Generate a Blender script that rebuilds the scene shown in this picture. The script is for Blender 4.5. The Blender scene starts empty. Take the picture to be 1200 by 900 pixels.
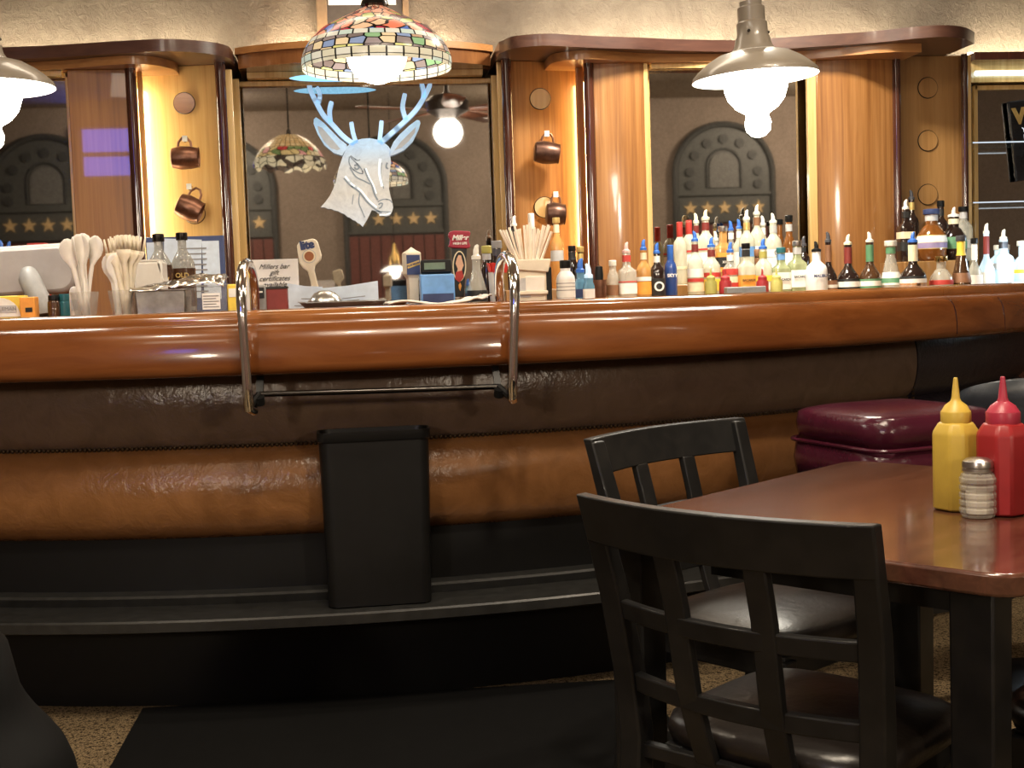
import bpy, bmesh, math, random
from mathutils import Vector, Matrix
random.seed(7)
SC = bpy.context.scene
COL = SC.collection
PI = math.pi

# ------------------------------------------------------------------ camera
F = 1500.0
EYE = Vector((0, 0, 1.14))
YAW, PITCH, ROLL = math.radians(6.4), math.radians(4.09), -0.033
RM = (Matrix.Rotation(-YAW, 4, 'Z') @ Matrix.Rotation(PI/2 - PITCH, 4, 'X') @ Matrix.Rotation(ROLL, 4, 'Z'))
cam = bpy.data.cameras.new('camera'); cam_o = bpy.data.objects.new('camera', cam); COL.objects.link(cam_o)
cam.sensor_fit = 'HORIZONTAL'; cam.sensor_width = 36; cam.lens = 36*F/1200
cam.clip_start = 0.05; cam.clip_end = 60
cam_o.matrix_world = Matrix.Translation(EYE) @ RM
SC.camera = cam_o
R3 = RM.to_3x3()

def ray(px, py):
    return R3 @ Vector(((px-600)/F, -(py-450)/F, -1))
def at(px, py, Y):            # where a sight line meets the upright plane at depth Y
    d = ray(px, py); return EYE + d*(Y/d.y)
def atz(px, py, z):           # where a sight line meets the level plane at height z
    d = ray(px, py); return EYE + d*((z-EYE.z)/d.z)
def X(px, Y, py=200): return at(px, py, Y).x
def Z(px, py, Y): return at(px, py, Y).z
def mpp(Y): return Y/F        # metres per pixel, nearly

# ------------------------------------------------------------------ materials
MATS = {}
def new_mat(name):
    m = bpy.data.materials.new(name); m.use_nodes = True
    nt = m.node_tree; nt.nodes.clear()
    out = nt.nodes.new('ShaderNodeOutputMaterial')
    return m, nt, out
def N(nt, typ, **kw):
    n = nt.nodes.new(typ)
    for k, v in kw.items():
        if k.startswith('i_'):
            n.inputs[k[2:].replace('_', ' ')].default_value = v
        else: setattr(n, k, v)
    return n
def c4(c): return (c[0], c[1], c[2], 1)
def pbsdf(nt, col=(.5,.5,.5), rough=.5, metal=0, coat=0, spec=.5, trans=0, ior=1.45, emis=None, es=0):
    b = nt.nodes.new('ShaderNodeBsdfPrincipled')
    b.inputs['Base Color'].default_value = c4(col); b.inputs['Roughness'].default_value = rough
    b.inputs['Metallic'].default_value = metal; b.inputs['Coat Weight'].default_value = coat
    b.inputs['Coat Roughness'].default_value = .08
    b.inputs['Specular IOR Level'].default_value = spec
    b.inputs['Transmission Weight'].default_value = trans; b.inputs['IOR'].default_value = ior
    if emis: b.inputs['Emission Color'].default_value = c4(emis); b.inputs['Emission Strength'].default_value = es
    return b
def coords(nt, scale, kind='Object'):
    tc = nt.nodes.new('ShaderNodeTexCoord'); mp = nt.nodes.new('ShaderNodeMapping')
    mp.inputs['Scale'].default_value = scale
    nt.links.new(tc.outputs[kind], mp.inputs['Vector']); return mp.outputs['Vector']
def noise(nt, vec, scale=1, detail=4, rough=.55, dist=0):
    n = nt.nodes.new('ShaderNodeTexNoise'); n.inputs['Scale'].default_value = scale
    n.inputs['Detail'].default_value = detail; n.inputs['Roughness'].default_value = rough
    n.inputs['Distortion'].default_value = dist
    nt.links.new(vec, n.inputs['Vector']); return n.outputs['Fac']
def ramp(nt, fac, stops, interp='LINEAR'):
    r = nt.nodes.new('ShaderNodeValToRGB'); r.color_ramp.interpolation = interp
    e = r.color_ramp.elements
    while len(e) < len(stops): e.new(.5)
    for el, (p, c) in zip(e, stops): el.position = p; el.color = c4(c)
    nt.links.new(fac, r.inputs['Fac']); return r.outputs['Color']
def bump(nt, h, b, strength=.3, dist=.01):
    n = nt.nodes.new('ShaderNodeBump'); n.inputs['Strength'].default_value = strength; n.inputs['Distance'].default_value = dist
    nt.links.new(h, n.inputs['Height']); nt.links.new(n.outputs['Normal'], b.inputs['Normal'])
def plain(name, col, rough=.5, metal=0, coat=0, spec=.5, emis=None, es=0, var=.12, vs=30):
    """flat colour with slight procedural mottling"""
    if name in MATS: return MATS[name]
    m, nt, out = new_mat(name); b = pbsdf(nt, col, rough, metal, coat, spec, emis=emis, es=es)
    if var:
        f = noise(nt, coords(nt, (vs,)*3), 1, 3)
        lo = [max(0, c*(1-var)) for c in col]; hi = [min(1, c*(1+var)) for c in col]
        nt.links.new(ramp(nt, f, [(.3, lo), (.7, hi)]), b.inputs['Base Color'])
    nt.links.new(b.outputs[0], out.inputs[0]); MATS[name] = m; return m
def wood(name, c1, c2, c3, scale=(45, 45, 1.6), rough=.3, coat=.6, bmp=.05):
    m, nt, out = new_mat(name); b = pbsdf(nt, c2, rough, coat=coat)
    v = coords(nt, scale); f = noise(nt, v, 1, 6, .6, .6)
    v2 = coords(nt, tuple(s*.22 for s in scale)); f2 = noise(nt, v2, 1, 3, .5, .4)
    mx = N(nt, 'ShaderNodeMath', operation='MULTIPLY_ADD'); mx.inputs[1].default_value = .55
    ml = N(nt, 'ShaderNodeMath', operation='MULTIPLY'); ml.inputs[1].default_value = .45
    nt.links.new(f, mx.inputs[0]); nt.links.new(f2, ml.inputs[0]); nt.links.new(ml.outputs[0], mx.inputs[2])
    nt.links.new(ramp(nt, mx.outputs[0], [(.32, c1), (.5, c2), (.68, c3)]), b.inputs['Base Color'])
    bump(nt, f, b, bmp, .002)
    nt.links.new(b.outputs[0], out.inputs[0]); MATS[name] = m; return m
def leather(name, c1, c2, rough=.35, wr=.35, scale=9):
    m, nt, out = new_mat(name); b = pbsdf(nt, c1, rough, spec=.55)
    v = coords(nt, (1, 1, 1)); f = noise(nt, v, scale, 5, .6, .8); g = noise(nt, v, 90, 3)
    nt.links.new(ramp(nt, f, [(.3, c1), (.7, c2)]), b.inputs['Base Color'])
    a = N(nt, 'ShaderNodeMath', operation='MULTIPLY_ADD'); a.inputs[1].default_value = .25
    nt.links.new(g, a.inputs[0]); nt.links.new(f, a.inputs[2]); bump(nt, a.outputs[0], b, wr, .02)
    nt.links.new(b.outputs[0], out.inputs[0]); MATS[name] = m; return m
def emit(name, col, s, var=0):
    m, nt, out = new_mat(name); e = nt.nodes.new('ShaderNodeEmission')
    e.inputs['Color'].default_value = c4(col); e.inputs['Strength'].default_value = s
    nt.links.new(e.outputs[0], out.inputs[0]); MATS[name] = m; return m
def glass(name, tint, body, mixv, rough=.08, emis=None, es=0):
    """bottle glass: part see-through, part lit body"""
    m, nt, out = new_mat(name)
    t = nt.nodes.new('ShaderNodeBsdfTransparent'); t.inputs['Color'].default_value = c4(tint)
    b = pbsdf(nt, body, rough, spec=.8, coat=.5, emis=emis, es=es)
    f = noise(nt, coords(nt, (25, 25, 8)), 1, 2)
    nt.links.new(ramp(nt, f, [(.3, [c*.75 for c in body]), (.7, [min(1, c*1.2) for c in body])]), b.inputs['Base Color'])
    mx = nt.nodes.new('ShaderNodeMixShader'); mx.inputs[0].default_value = mixv
    nt.links.new(t.outputs[0], mx.inputs[1]); nt.links.new(b.outputs[0], mx.inputs[2])
    nt.links.new(mx.outputs[0], out.inputs[0]); MATS[name] = m; return m

M = MATS
# room
def plaster(name, c1, c2, sc=2.5, b=.25):
    m, nt, out = new_mat(name); bs = pbsdf(nt, c1, .75, spec=.25)
    v = coords(nt, (1, 1, 1)); f = noise(nt, v, sc, 8, .7, 1.6); g = noise(nt, v, 26, 6, .7, 1.2)
    nt.links.new(ramp(nt, f, [(.3, c1), (.7, c2)]), bs.inputs['Base Color']); bump(nt, g, bs, b, .02)
    nt.links.new(bs.outputs[0], out.inputs[0]); MATS[name] = m; return m
plaster('plaster_tan', (.105, .084, .066), (.175, .145, .115), 2.2, .6)
plaster('plaster_brown', (.17, .135, .11), (.21, .17, .14))
plaster('ceiling_paint', (.30, .25, .20), (.35, .30, .24), b=.1)
m, nt, out = new_mat('carpet_speckled'); b = pbsdf(nt, (.2,.15,.1), .95, spec=.1)
v = coords(nt, (1,1,1)); f = noise(nt, v, 75, 3, .9); g = noise(nt, v, 180, 2, .8)
nt.links.new(ramp(nt, f, [(.40, (.010,.007,.004)), (.47, (.10,.07,.038)), (.55, (.30,.22,.125)), (.61, (.03,.02,.012))]), b.inputs['Base Color'])
bump(nt, g, b, .6, .006); nt.links.new(b.outputs[0], out.inputs[0]); MATS['carpet_speckled'] = m
# woods
wood('oak_pillar', (.15,.058,.016), (.26,.112,.033), (.36,.175,.06), scale=(70,70,1.8))
wood('oak_red', (.16,.058,.012), (.26,.105,.022), (.34,.15,.038), scale=(70,70,1.8))
wood('oak_light', (.40,.22,.065), (.52,.31,.11), (.60,.39,.16))
wood('oak_dull', (.21,.10,.032), (.29,.15,.05), (.36,.20,.075))
wood('mahogany_dark', (.028,.009,.006), (.05,.016,.010), (.075,.026,.015), rough=.12, coat=1)
wood('cornice_dark', (.040,.016,.011), (.062,.026,.018), (.09,.04,.026), scale=(3,30,40), rough=.35)
wood('cornice_light', (.25,.105,.032), (.36,.165,.055), (.45,.225,.085), scale=(3,30,40), rough=.3)
wood('drum_wood', (.13,.05,.018), (.20,.08,.028), (.27,.115,.042), scale=(30,30,6), rough=.16, coat=1)
wood('gold_strip', (.42,.26,.09), (.58,.38,.15), (.70,.50,.24), rough=.22, coat=.8)
wood('bar_wood', (.075,.021,.006), (.14,.042,.010), (.20,.068,.018), scale=(3,8,20), rough=.24, coat=.45, bmp=.12)
wood('bar_rail_wood', (.15,.048,.012), (.24,.085,.021), (.32,.125,.036), scale=(3,8,20), rough=.18, coat=1, bmp=.03)
wood('table_wood', (.040,.014,.009), (.075,.028,.017), (.12,.048,.028), scale=(5,40,40), rough=.2, coat=.8, bmp=.05)
wood('black_wood', (.006,.006,.006), (.010,.010,.010), (.016,.015,.014), scale=(20,20,20), rough=.42, coat=.1)
for q_, s_ in (('black_wood', .22), ('bar_wood', .3)):
    for n_ in M[q_].node_tree.nodes:
        if n_.type == 'BSDF_PRINCIPLED': n_.inputs['Specular IOR Level'].default_value = s_
for n_ in M['oak_red'].node_tree.nodes:
    if n_.type == 'BSDF_PRINCIPLED': n_.inputs['Coat Roughness'].default_value = .025; n_.inputs['Roughness'].default_value = .4
# leather
leather('leather_brown', (.11,.070,.047), (.15,.097,.068), .22, .22, 12)
leather('leather_tan', (.19,.082,.027), (.25,.112,.040), .25, .22, 12)
leather('leather_navy', (.022,.018,.026), (.034,.028,.036), .3)
leather('leather_wine', (.042,.006,.014), (.060,.009,.020), .2, .12)
leather('leather_black', (.010,.008,.007), (.018,.014,.012), .33, .10)
leather('vinyl_black', (.0025,.0025,.0025), (.004,.004,.004), .6, .05)
leather('vinyl_slate', (.010,.013,.018), (.016,.020,.026), .4, .1)
for n_ in M['vinyl_black'].node_tree.nodes:
    if n_.type == 'BSDF_PRINCIPLED': n_.inputs['Specular IOR Level'].default_value = .12
plain('black_paint', (.004,.004,.004), .5, spec=.3); plain('ledge_grey', (.020,.020,.019), .35, var=.3)
plain('black_plastic', (.007,.007,.007), .4, spec=.3); plain('rubber_mat', (.004,.004,.004), .9, spec=.15)
plain('chrome', (.80,.79,.78), .10, 1, var=.05); plain('dark_steel', (.06,.055,.05), .25, 1)
plain('brass', (.55,.38,.14), .25, 1); plain('steel_brushed', (.55,.53,.50), .3, 1); plain('pan_steel', (.30,.29,.27), .35, 1, var=.25)
plain('foil', (.75,.72,.68), .22, 1); plain('nail_bronze', (.09,.06,.035), .35, .8)
plain('white_plastic', (.80,.77,.72), .35, var=.05); plain('cream_plastic', (.78,.70,.55), .35, var=.06)
plain('grey_plastic', (.26,.255,.25), .45); plain('shell_grey', (.30,.27,.255), .5, var=.05)
plain('paper_white', (.82,.80,.78), .7, var=.04); plain('paper_blue', (.62,.72,.86), .7, var=.08)
plain('napkin_white', (.80,.76,.68), .8, var=.05); plain('straw_paper', (.86,.76,.64), .7, var=.08)
plain('ink_black', (.012,.012,.014), .6); plain('ink_grey', (.25,.25,.26), .6)
plain('mustard_yellow', (.50,.35,.055), .4, var=.06); plain('ketchup_red', (.27,.016,.018), .38, var=.08)
plain('ketchup_cap', (.33,.025,.05), .38, var=.05)
plain('red_plastic', (.62,.045,.035), .4); plain('copper', (.20,.095,.06), .35, .8, var=.35)
plain('copper_dark', (.10,.05,.035), .35, .7, var=.3)
plain('blue_plastic', (.05,.16,.50), .35); plain('blue_panel', (.16,.36,.72), .35); plain('lcd_green', (.16,.22,.16), .3)
plain('teal_plastic', (.03,.17,.20), .35); plain('orange_label', (.85,.36,.06), .5); plain('yellow_label', (.85,.62,.08), .5)
plain('red_label', (.50,.05,.04), .5); plain('dark_red_label', (.20,.03,.025), .5); plain('green_label', (.10,.25,.13), .5)
plain('cream_label', (.80,.70,.48), .55); plain('white_label', (.86,.85,.80), .55, var=.08); plain('black_label', (.02,.02,.02), .5)
plain('purple_label', (.30,.24,.42), .5); plain('gold_label', (.70,.50,.18), .35, .5); plain('navy_label', (.04,.06,.16), .5)
plain('brown_label', (.25,.12,.06), .5); plain('grey_label', (.5,.5,.5), .5)
plain('olive_squeeze', (.42,.38,.10), .45); plain('lime_squeeze', (.58,.54,.16), .45); plain('red_squeeze', (.38,.03,.035), .45)
plain('spout_clear', (.75,.74,.66), .3); plain('spout_blue', (.04,.15,.55), .35); plain('spout_dark', (.06,.06,.07), .35)
plain('spout_cream', (.85,.80,.58), .35); plain('spout_pink', (.75,.45,.42), .35)
plain('pendant_enamel', (.25,.215,.17), .35, coat=.4, var=.04); plain('arch_grey', (.055,.058,.055), .55); plain('arch_inset', (.10,.10,.095), .6)
plain('arch_dark', (.03,.032,.032), .6); plain('plank_red', (.11,.035,.028), .6); plain('star_gold', (.50,.36,.18), .4)
plain('fan_wood', (.24,.10,.06), .4); plain('fan_metal', (.06,.05,.045), .4, .6)
plain('tray_grey', (.14,.13,.12), .4); plain('bronze_disc', (.32,.12,.05), .4, .4)
plain('skin_print', (.75,.45,.30), .5); plain('tv_black', (.012,.012,.014), .25)
plain('frame_brown', (.20,.13,.075), .4); plain('board_dark', (.05,.04,.035), .5)
# glass
glass('clear_glass', (.97,.98,.97), (.74,.74,.66), .38); glass('pale_glass', (.96,.97,.90), (.86,.84,.68), .60)  # milky body colours stand in for backlight in clear bottles
glass('orange_glass', (.95,.75,.5), (.80,.44,.14), .6); glass('flask_glass', (.8,.78,.72), (.42,.40,.36), .45); plain('whiskey_brown', (.055,.022,.010), .2, coat=.6, var=.3)
glass('amber_glass', (.75,.35,.10), (.24,.085,.018), .75)
glass('dark_glass', (.3,.15,.08), (.022,.012,.010), .93); glass('brown_glass', (.5,.25,.1), (.085,.040,.018), .85)
glass('blue_glass', (.4,.65,.85), (.16,.36,.52), .7); glass('green_glass', (.75,.85,.65), (.50,.54,.30), .6)
glass('glow_glass', (.9,.97,1), (.72,.86,.95), .55, emis=(.55,.8,1), es=.55)  # light from behind put into the bottle as its own glow
plain('cobalt_glass', (.025,.06,.22), .15, coat=.8); plain('white_bottle', (.84,.85,.86), .3, var=.03)
glass('shaker_glass', (.93,.93,.90), (.55,.52,.45), .45); glass('clear_plastic', (.96,.96,.95), (.60,.59,.57), .16, .2)
m, nt, out = new_mat('shelf_glass'); t = nt.nodes.new('ShaderNodeBsdfTransparent'); t.inputs[0].default_value = (.93,.96,.97,1)
e = pbsdf(nt, (.35,.40,.44), .1, spec=.8); mx = nt.nodes.new('ShaderNodeMixShader')
lw = nt.nodes.new('ShaderNodeLayerWeight'); lw.inputs[0].default_value = .15; mx.inputs[0].default_value = .12
nt.links.new(t.outputs[0], mx.inputs[1]); nt.links.new(e.outputs[0], mx.inputs[2]); nt.links.new(mx.outputs[0], out.inputs[0]); M['shelf_glass'] = m
# mirror: old silvering, slightly dark
m, nt, out = new_mat('old_mirror'); b = pbsdf(nt, (.60,.56,.53), .025, 1)
f = noise(nt, coords(nt, (1,1,1)), 60, 6, .8); nt.links.new(ramp(nt, f, [(.35,(.50,.47,.44)),(.6,(.60,.57,.54))]), b.inputs['Base Color'])
nt.links.new(b.outputs[0], out.inputs[0]); M['old_mirror'] = m
# lit things
emit('globe_white', (1,.93,.80), 16); emit('pendant_glass', (1,.94,.82), 36); emit('niche_tube', (1,.90,.62), 75)
emit('niche_tube_warm', (1,.70,.30), 60); emit('cove_strip', (1,.86,.60), 110)
emit('tv_blue', (.10,.16,1), 17); emit('shelf_edge_glow', (.8,.9,1), .9); emit('blue_tube', (.30,.66,.95), 1.6)
emit('cool_tube', (.72,.92,1), 4); emit('screen_text', (.85,.92,1), 1.0); emit('star_lamp', (1,.9,.75), 6)
plain('pendant_inner', (.95,.93,.88), .5, emis=(1,.95,.85), es=2.2)
# etched, edge-lit glass: the top light's blue painted as a colour and glow fade
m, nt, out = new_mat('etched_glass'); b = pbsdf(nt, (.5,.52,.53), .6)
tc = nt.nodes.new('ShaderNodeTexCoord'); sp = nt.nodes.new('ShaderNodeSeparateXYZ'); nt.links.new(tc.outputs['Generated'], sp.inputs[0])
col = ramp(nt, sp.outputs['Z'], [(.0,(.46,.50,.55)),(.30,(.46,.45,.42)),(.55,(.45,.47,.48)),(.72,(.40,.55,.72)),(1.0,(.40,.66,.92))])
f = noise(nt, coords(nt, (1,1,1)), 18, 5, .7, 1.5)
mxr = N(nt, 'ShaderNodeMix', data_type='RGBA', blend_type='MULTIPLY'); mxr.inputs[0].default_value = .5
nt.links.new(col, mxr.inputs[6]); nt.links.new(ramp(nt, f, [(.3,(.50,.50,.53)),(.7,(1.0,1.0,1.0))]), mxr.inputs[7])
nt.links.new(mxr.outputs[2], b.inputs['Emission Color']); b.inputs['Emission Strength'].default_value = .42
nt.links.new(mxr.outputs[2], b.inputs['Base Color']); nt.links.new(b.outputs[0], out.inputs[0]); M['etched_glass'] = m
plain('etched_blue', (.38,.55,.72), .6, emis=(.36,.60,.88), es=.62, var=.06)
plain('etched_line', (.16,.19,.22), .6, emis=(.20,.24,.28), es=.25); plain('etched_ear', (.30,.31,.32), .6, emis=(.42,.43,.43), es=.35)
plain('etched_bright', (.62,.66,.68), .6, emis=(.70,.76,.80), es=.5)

def stained(name, mode):
    """leaded glass shade: cells with dark came between; lit from within"""
    m, nt, out = new_mat(name); L = nt.links.new
    uv = nt.nodes.new('ShaderNodeUVMap'); sp = nt.nodes.new('ShaderNodeSeparateXYZ'); L(uv.outputs[0], sp.inputs[0])
    u, v = sp.outputs['X'], sp.outputs['Y']
    mp = nt.nodes.new('ShaderNodeMapping'); L(uv.outputs[0], mp.inputs[0])
    def cells(scale, randomness, sx, sy):
        mpp_ = nt.nodes.new('ShaderNodeMapping'); mpp_.inputs['Scale'].default_value = (sx, sy, 1)
        if randomness > .8:
            nz = N(nt, 'ShaderNodeTexNoise', noise_dimensions='2D'); nz.inputs['Scale'].default_value = 7; L(uv.outputs[0], nz.inputs['Vector'])
            va = N(nt, 'ShaderNodeVectorMath', operation='MULTIPLY_ADD'); va.inputs[1].default_value = (.05,.10,0); L(nz.outputs['Color'], va.inputs[0]); L(uv.outputs[0], va.inputs[2]); L(va.outputs[0], mpp_.inputs[0])
        else: L(uv.outputs[0], mpp_.inputs[0])
        a = N(nt, 'ShaderNodeTexVoronoi', feature='F1', voronoi_dimensions='2D'); a.inputs['Scale'].default_value = scale; a.inputs['Randomness'].default_value = randomness
        d = N(nt, 'ShaderNodeTexVoronoi', feature='DISTANCE_TO_EDGE', voronoi_dimensions='2D'); d.inputs['Scale'].default_value = scale; d.inputs['Randomness'].default_value = randomness
        L(mpp_.outputs[0], a.inputs['Vector']); L(mpp_.outputs[0], d.inputs['Vector'])
        s = nt.nodes.new('ShaderNodeSeparateColor'); L(a.outputs['Color'], s.inputs[0])
        return s.outputs[0], d.outputs['Distance']
    def mix(fac, a, b_):
        n = N(nt, 'ShaderNodeMix', data_type='RGBA'); L(fac, n.inputs[0])
        for i, s in ((6, a), (7, b_)):
            if hasattr(s, 'is_output'): L(s, n.inputs[i])
            else: n.inputs[i].default_value = c4(s)
        return n.outputs[2]
    def gt(s, t):
        n = N(nt, 'ShaderNodeMath', operation='GREATER_THAN'); L(s, n.inputs[0]); n.inputs[1].default_value = t; return n.outputs[0]
    if mode == 'floral':
        r1, d1 = cells(1, 1, 26, 8)
        top = ramp(nt, r1, [(0,(.80,.22,.12)),(.14,(.88,.40,.24)),(.26,(.16,.02,.04)),(.38,(.90,.56,.34)),(.48,(.45,.03,.06)),(.58,(.42,.46,.10)),(.66,(.75,.62,.42)),(.74,(.08,.16,.50)),(.80,(.20,.12,.11)),(.90,(.85,.34,.20))], 'CONSTANT')
        r2, d2 = cells(1, .35, 30, 13)
        band = ramp(nt, r2, [(0,(.22,.17,.15)),(.22,(.75,.72,.25)),(.34,(.30,.24,.22)),(.5,(.85,.66,.40)),(.62,(.35,.28,.27)),(.75,(.28,.36,.55)),(.85,(.55,.35,.22)),(.93,(.3,.5,.25))], 'CONSTANT')
        r3, d3 = cells(1, .0, 28, 14)
        white = ramp(nt, r3, [(0,(.72,.66,.48)),(.5,(.78,.75,.62)),(.8,(.60,.70,.60))], 'CONSTANT')
        e1, e2, e3 = [ramp(nt, d, [(.0,(0,0,0)),(w,(0,0,0)),(w+.03,(1,1,1))]) for d, w in ((d1,.065),(d2,.05),(d3,.04))]
        z1, z2, z3 = gt(v, .31), gt(v, .11), gt(v, .25)
        colr = mix(z2, white, band); ed = mix(z2, e3, e2)
        zz = gt(v, .31)
        colr = mix(z3, colr, white); ed = mix(z3, ed, e3)
        colr = mix(z1, colr, top); ed = mix(z1, ed, e1)
        st = .55
    else:
        r1, d1 = cells(1, .0, 32, 11)
        base = ramp(nt, r1, [(0,(.80,.52,.22)),(.4,(.88,.62,.30)),(.8,(.72,.46,.20))], 'CONSTANT')
        r2, d2 = cells(1, .9, 26, 7)
        flo = ramp(nt, r2, [(0,(.80,.60,.26)),(.40,(.60,.06,.06)),(.52,(.85,.40,.35)),(.62,(.80,.58,.26)),(.78,(.20,.28,.10)),(.88,(.85,.70,.40))], 'CONSTANT')
        r3, d3 = cells(1, .6, 22, 8)
        brim = ramp(nt, r3, [(0,(.90,.80,.52)),(.45,(.06,.04,.03)),(.62,(.85,.74,.48)),(.85,(.10,.07,.05))], 'CONSTANT')
        e1, e2, e3 = [ramp(nt, d, [(.0,(0,0,0)),(.04,(0,0,0)),(.07,(1,1,1))]) for d in (d1,d2,d3)]
        colr = mix(gt(v, .24), brim, flo); ed = mix(gt(v, .24), e3, e2)
        colr = mix(gt(v, .48), colr, base); ed = mix(gt(v, .48), ed, e1)
        st = .75
    fin = N(nt, 'ShaderNodeMix', data_type='RGBA', blend_type='MULTIPLY'); fin.inputs[0].default_value = 1; L(colr, fin.inputs[6]); L(ed, fin.inputs[7])
    b = pbsdf(nt, (.3,.3,.3), .25); dk = N(nt, 'ShaderNodeMix', data_type='RGBA', blend_type='MULTIPLY'); dk.inputs[0].default_value = 1; dk.inputs[7].default_value = (.5,.5,.5,1); L(fin.outputs[2], dk.inputs[6]); L(dk.outputs[2], b.inputs['Base Color']); L(fin.outputs[2], b.inputs['Emission Color']); b.inputs['Emission Strength'].default_value = st
    L(b.outputs[0], out.inputs[0]); M[name] = m; return m
stained('stained_floral', 'floral'); stained('stained_tulip', 'tulip')

# ------------------------------------------------------------------ mesh building
class MB:
    def __init__(s): s.v = []; s.f = []; s.uv = {}
    def add(s, vs, fs):
        o = len(s.v); s.v += [tuple(p) for p in vs]; s.f += [tuple(i+o for i in f) for f in fs]; return s
    def box(s, c, d, rz=0, tp=(1, 1), rx=0, ry=0):
        r = Matrix.Rotation(rz, 3, 'Z') @ Matrix.Rotation(ry, 3, 'Y') @ Matrix.Rotation(rx, 3, 'X'); vs = []
        for z in (-.5, .5):
            kx, ky = tp if z < 0 else (1, 1)
            for x, y in ((-.5,-.5),(.5,-.5),(.5,.5),(-.5,.5)):
                vs.append(Vector(c) + r @ Vector((x*d[0]*kx, y*d[1]*ky, z*d[2])))
        return s.add(vs, [(0,3,2,1),(4,5,6,7),(0,1,5,4),(1,2,6,5),(2,3,7,6),(3,0,4,7)])
    def prism(s, poly, a0, a1, axis='Z'):
        """poly in the two other axes (XY for Z, XZ for Y), swept from a0 to a1"""
        n = len(poly)
        mk = (lambda p, a: (p[0], p[1], a)) if axis == 'Z' else ((lambda p, a: (p[0], a, p[1])) if axis == 'Y' else (lambda p, a: (a, p[0], p[1])))
        vs = [mk(p, a0) for p in poly] + [mk(p, a1) for p in poly]
        fs = [tuple(range(n)), tuple(range(2*n-1, n-1, -1))] + [(i, (i+1) % n, n+(i+1) % n, n+i) for i in range(n)]
        return s.add(vs, fs)
    def lathe(s, prof, seg=24, o=(0,0,0), R=None, caps=True, uv=False, wob=None, sq=None):
        o = Vector(o); vs = []; fs = []
        for k, (r, z) in enumerate(prof):
            for i in range(seg):
                a = 2*PI*i/seg; c, sn = math.cos(a), math.sin(a)
                rr = r
                if sq: # superellipse
                    rr = r/((abs(c)**sq + abs(sn)**sq)**(1/sq))
                zz = z + (wob(k, a) if wob else 0)
                p = Vector((rr*c, rr*sn, zz)); vs.append(o + (R @ p if R else p))
        m = len(prof)
        for k in range(m-1):
            for i in range(seg):
                j = (i+1) % seg; fs.append((k*seg+i, k*seg+j, (k+1)*seg+j, (k+1)*seg+i))
        if caps:
            if prof[0][0] > 1e-6: fs.append(tuple(range(seg-1, -1, -1)))
            if prof[-1][0] > 1e-6: fs.append(tuple((m-1)*seg+i for i in range(seg)))
        if uv:
            base = len(s.f); L = [0]
            for k in range(1, m): L.append(L[-1] + math.hypot(prof[k][0]-prof[k-1][0], prof[k][1]-prof[k-1][1]))
            for k in range(m-1):
                for i in range(seg):
                    s.uv[base+k*seg+i] = [(i/seg, L[k]/L[-1]), ((i+1)/seg, L[k]/L[-1]), ((i+1)/seg, L[k+1]/L[-1]), (i/seg, L[k+1]/L[-1])]
        return s.add(vs, fs)
    def tube(s, pts, r, seg=10, closed=False):
        pts = [Vector(p) for p in pts]; n = len(pts); rs = r if isinstance(r, (list, tuple)) else [r]*n
        vs = []; fs = []; up = None
        for k, p in enumerate(pts):
            t = (pts[(k+1) % n if closed else min(k+1, n-1)] - pts[(k-1) % n if closed else max(k-1, 0)]).normalized()
            if up is None:
                up = t.orthogonal().normalized()
            up = (up - t*up.dot(t)).normalized(); w = t.cross(up)
            for i in range(seg):
                a = 2*PI*i/seg; vs.append(p + (up*math.cos(a) + w*math.sin(a))*rs[k])
        for k in range(n if closed else n-1):
            for i in range(seg):
                j = (i+1) % seg; q = (k+1) % n
                fs.append((k*seg+i, k*seg+j, q*seg+j, q*seg+i))
        if not closed: fs += [tuple(range(seg-1, -1, -1)), tuple((n-1)*seg+i for i in range(seg))]
        return s.add(vs, fs)
    def bar(s, pts, wx, wy, ax=(1,0,0), ay=(0,1,0)):
        """rectangular section swept along a path, section axes fixed"""
        ax, ay = Vector(ax), Vector(ay); vs = []; fs = []; n = len(pts)
        for k, p in enumerate(pts):
            a = wx[k] if isinstance(wx, (list, tuple)) else wx; b = wy[k] if isinstance(wy, (list, tuple)) else wy
            for i, j in ((-.5,-.5),(.5,-.5),(.5,.5),(-.5,.5)): vs.append(Vector(p) + ax*(a*i) + ay*(b*j))
        for k in range(n-1):
            for i in range(4):
                j = (i+1) % 4; fs.append((k*4+i, k*4+j, k*4+4+j, k*4+4+i))
        fs += [(3,2,1,0), tuple((n-1)*4+i for i in range(4))]
        return s.add(vs, fs)
    def sphere(s, c, r, seg=20, rings=10, sc=(1,1,1)):
        prof = [(max(1e-7, r*math.sin(PI*k/rings))*1, -r*math.cos(PI*k/rings)) for k in range(rings+1)]
        S = Matrix.Diagonal(Vector(sc)); return s.lathe(prof, seg, c, R=S, caps=False)
    def grid(s, fn, nu, nv):
        vs = [fn(i/nu, j/nv) for j in range(nv+1) for i in range(nu+1)]
        fs = [(j*(nu+1)+i, j*(nu+1)+i+1, (j+1)*(nu+1)+i+1, (j+1)*(nu+1)+i) for j in range(nv) for i in range(nu)]
        return s.add(vs, fs)
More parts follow.
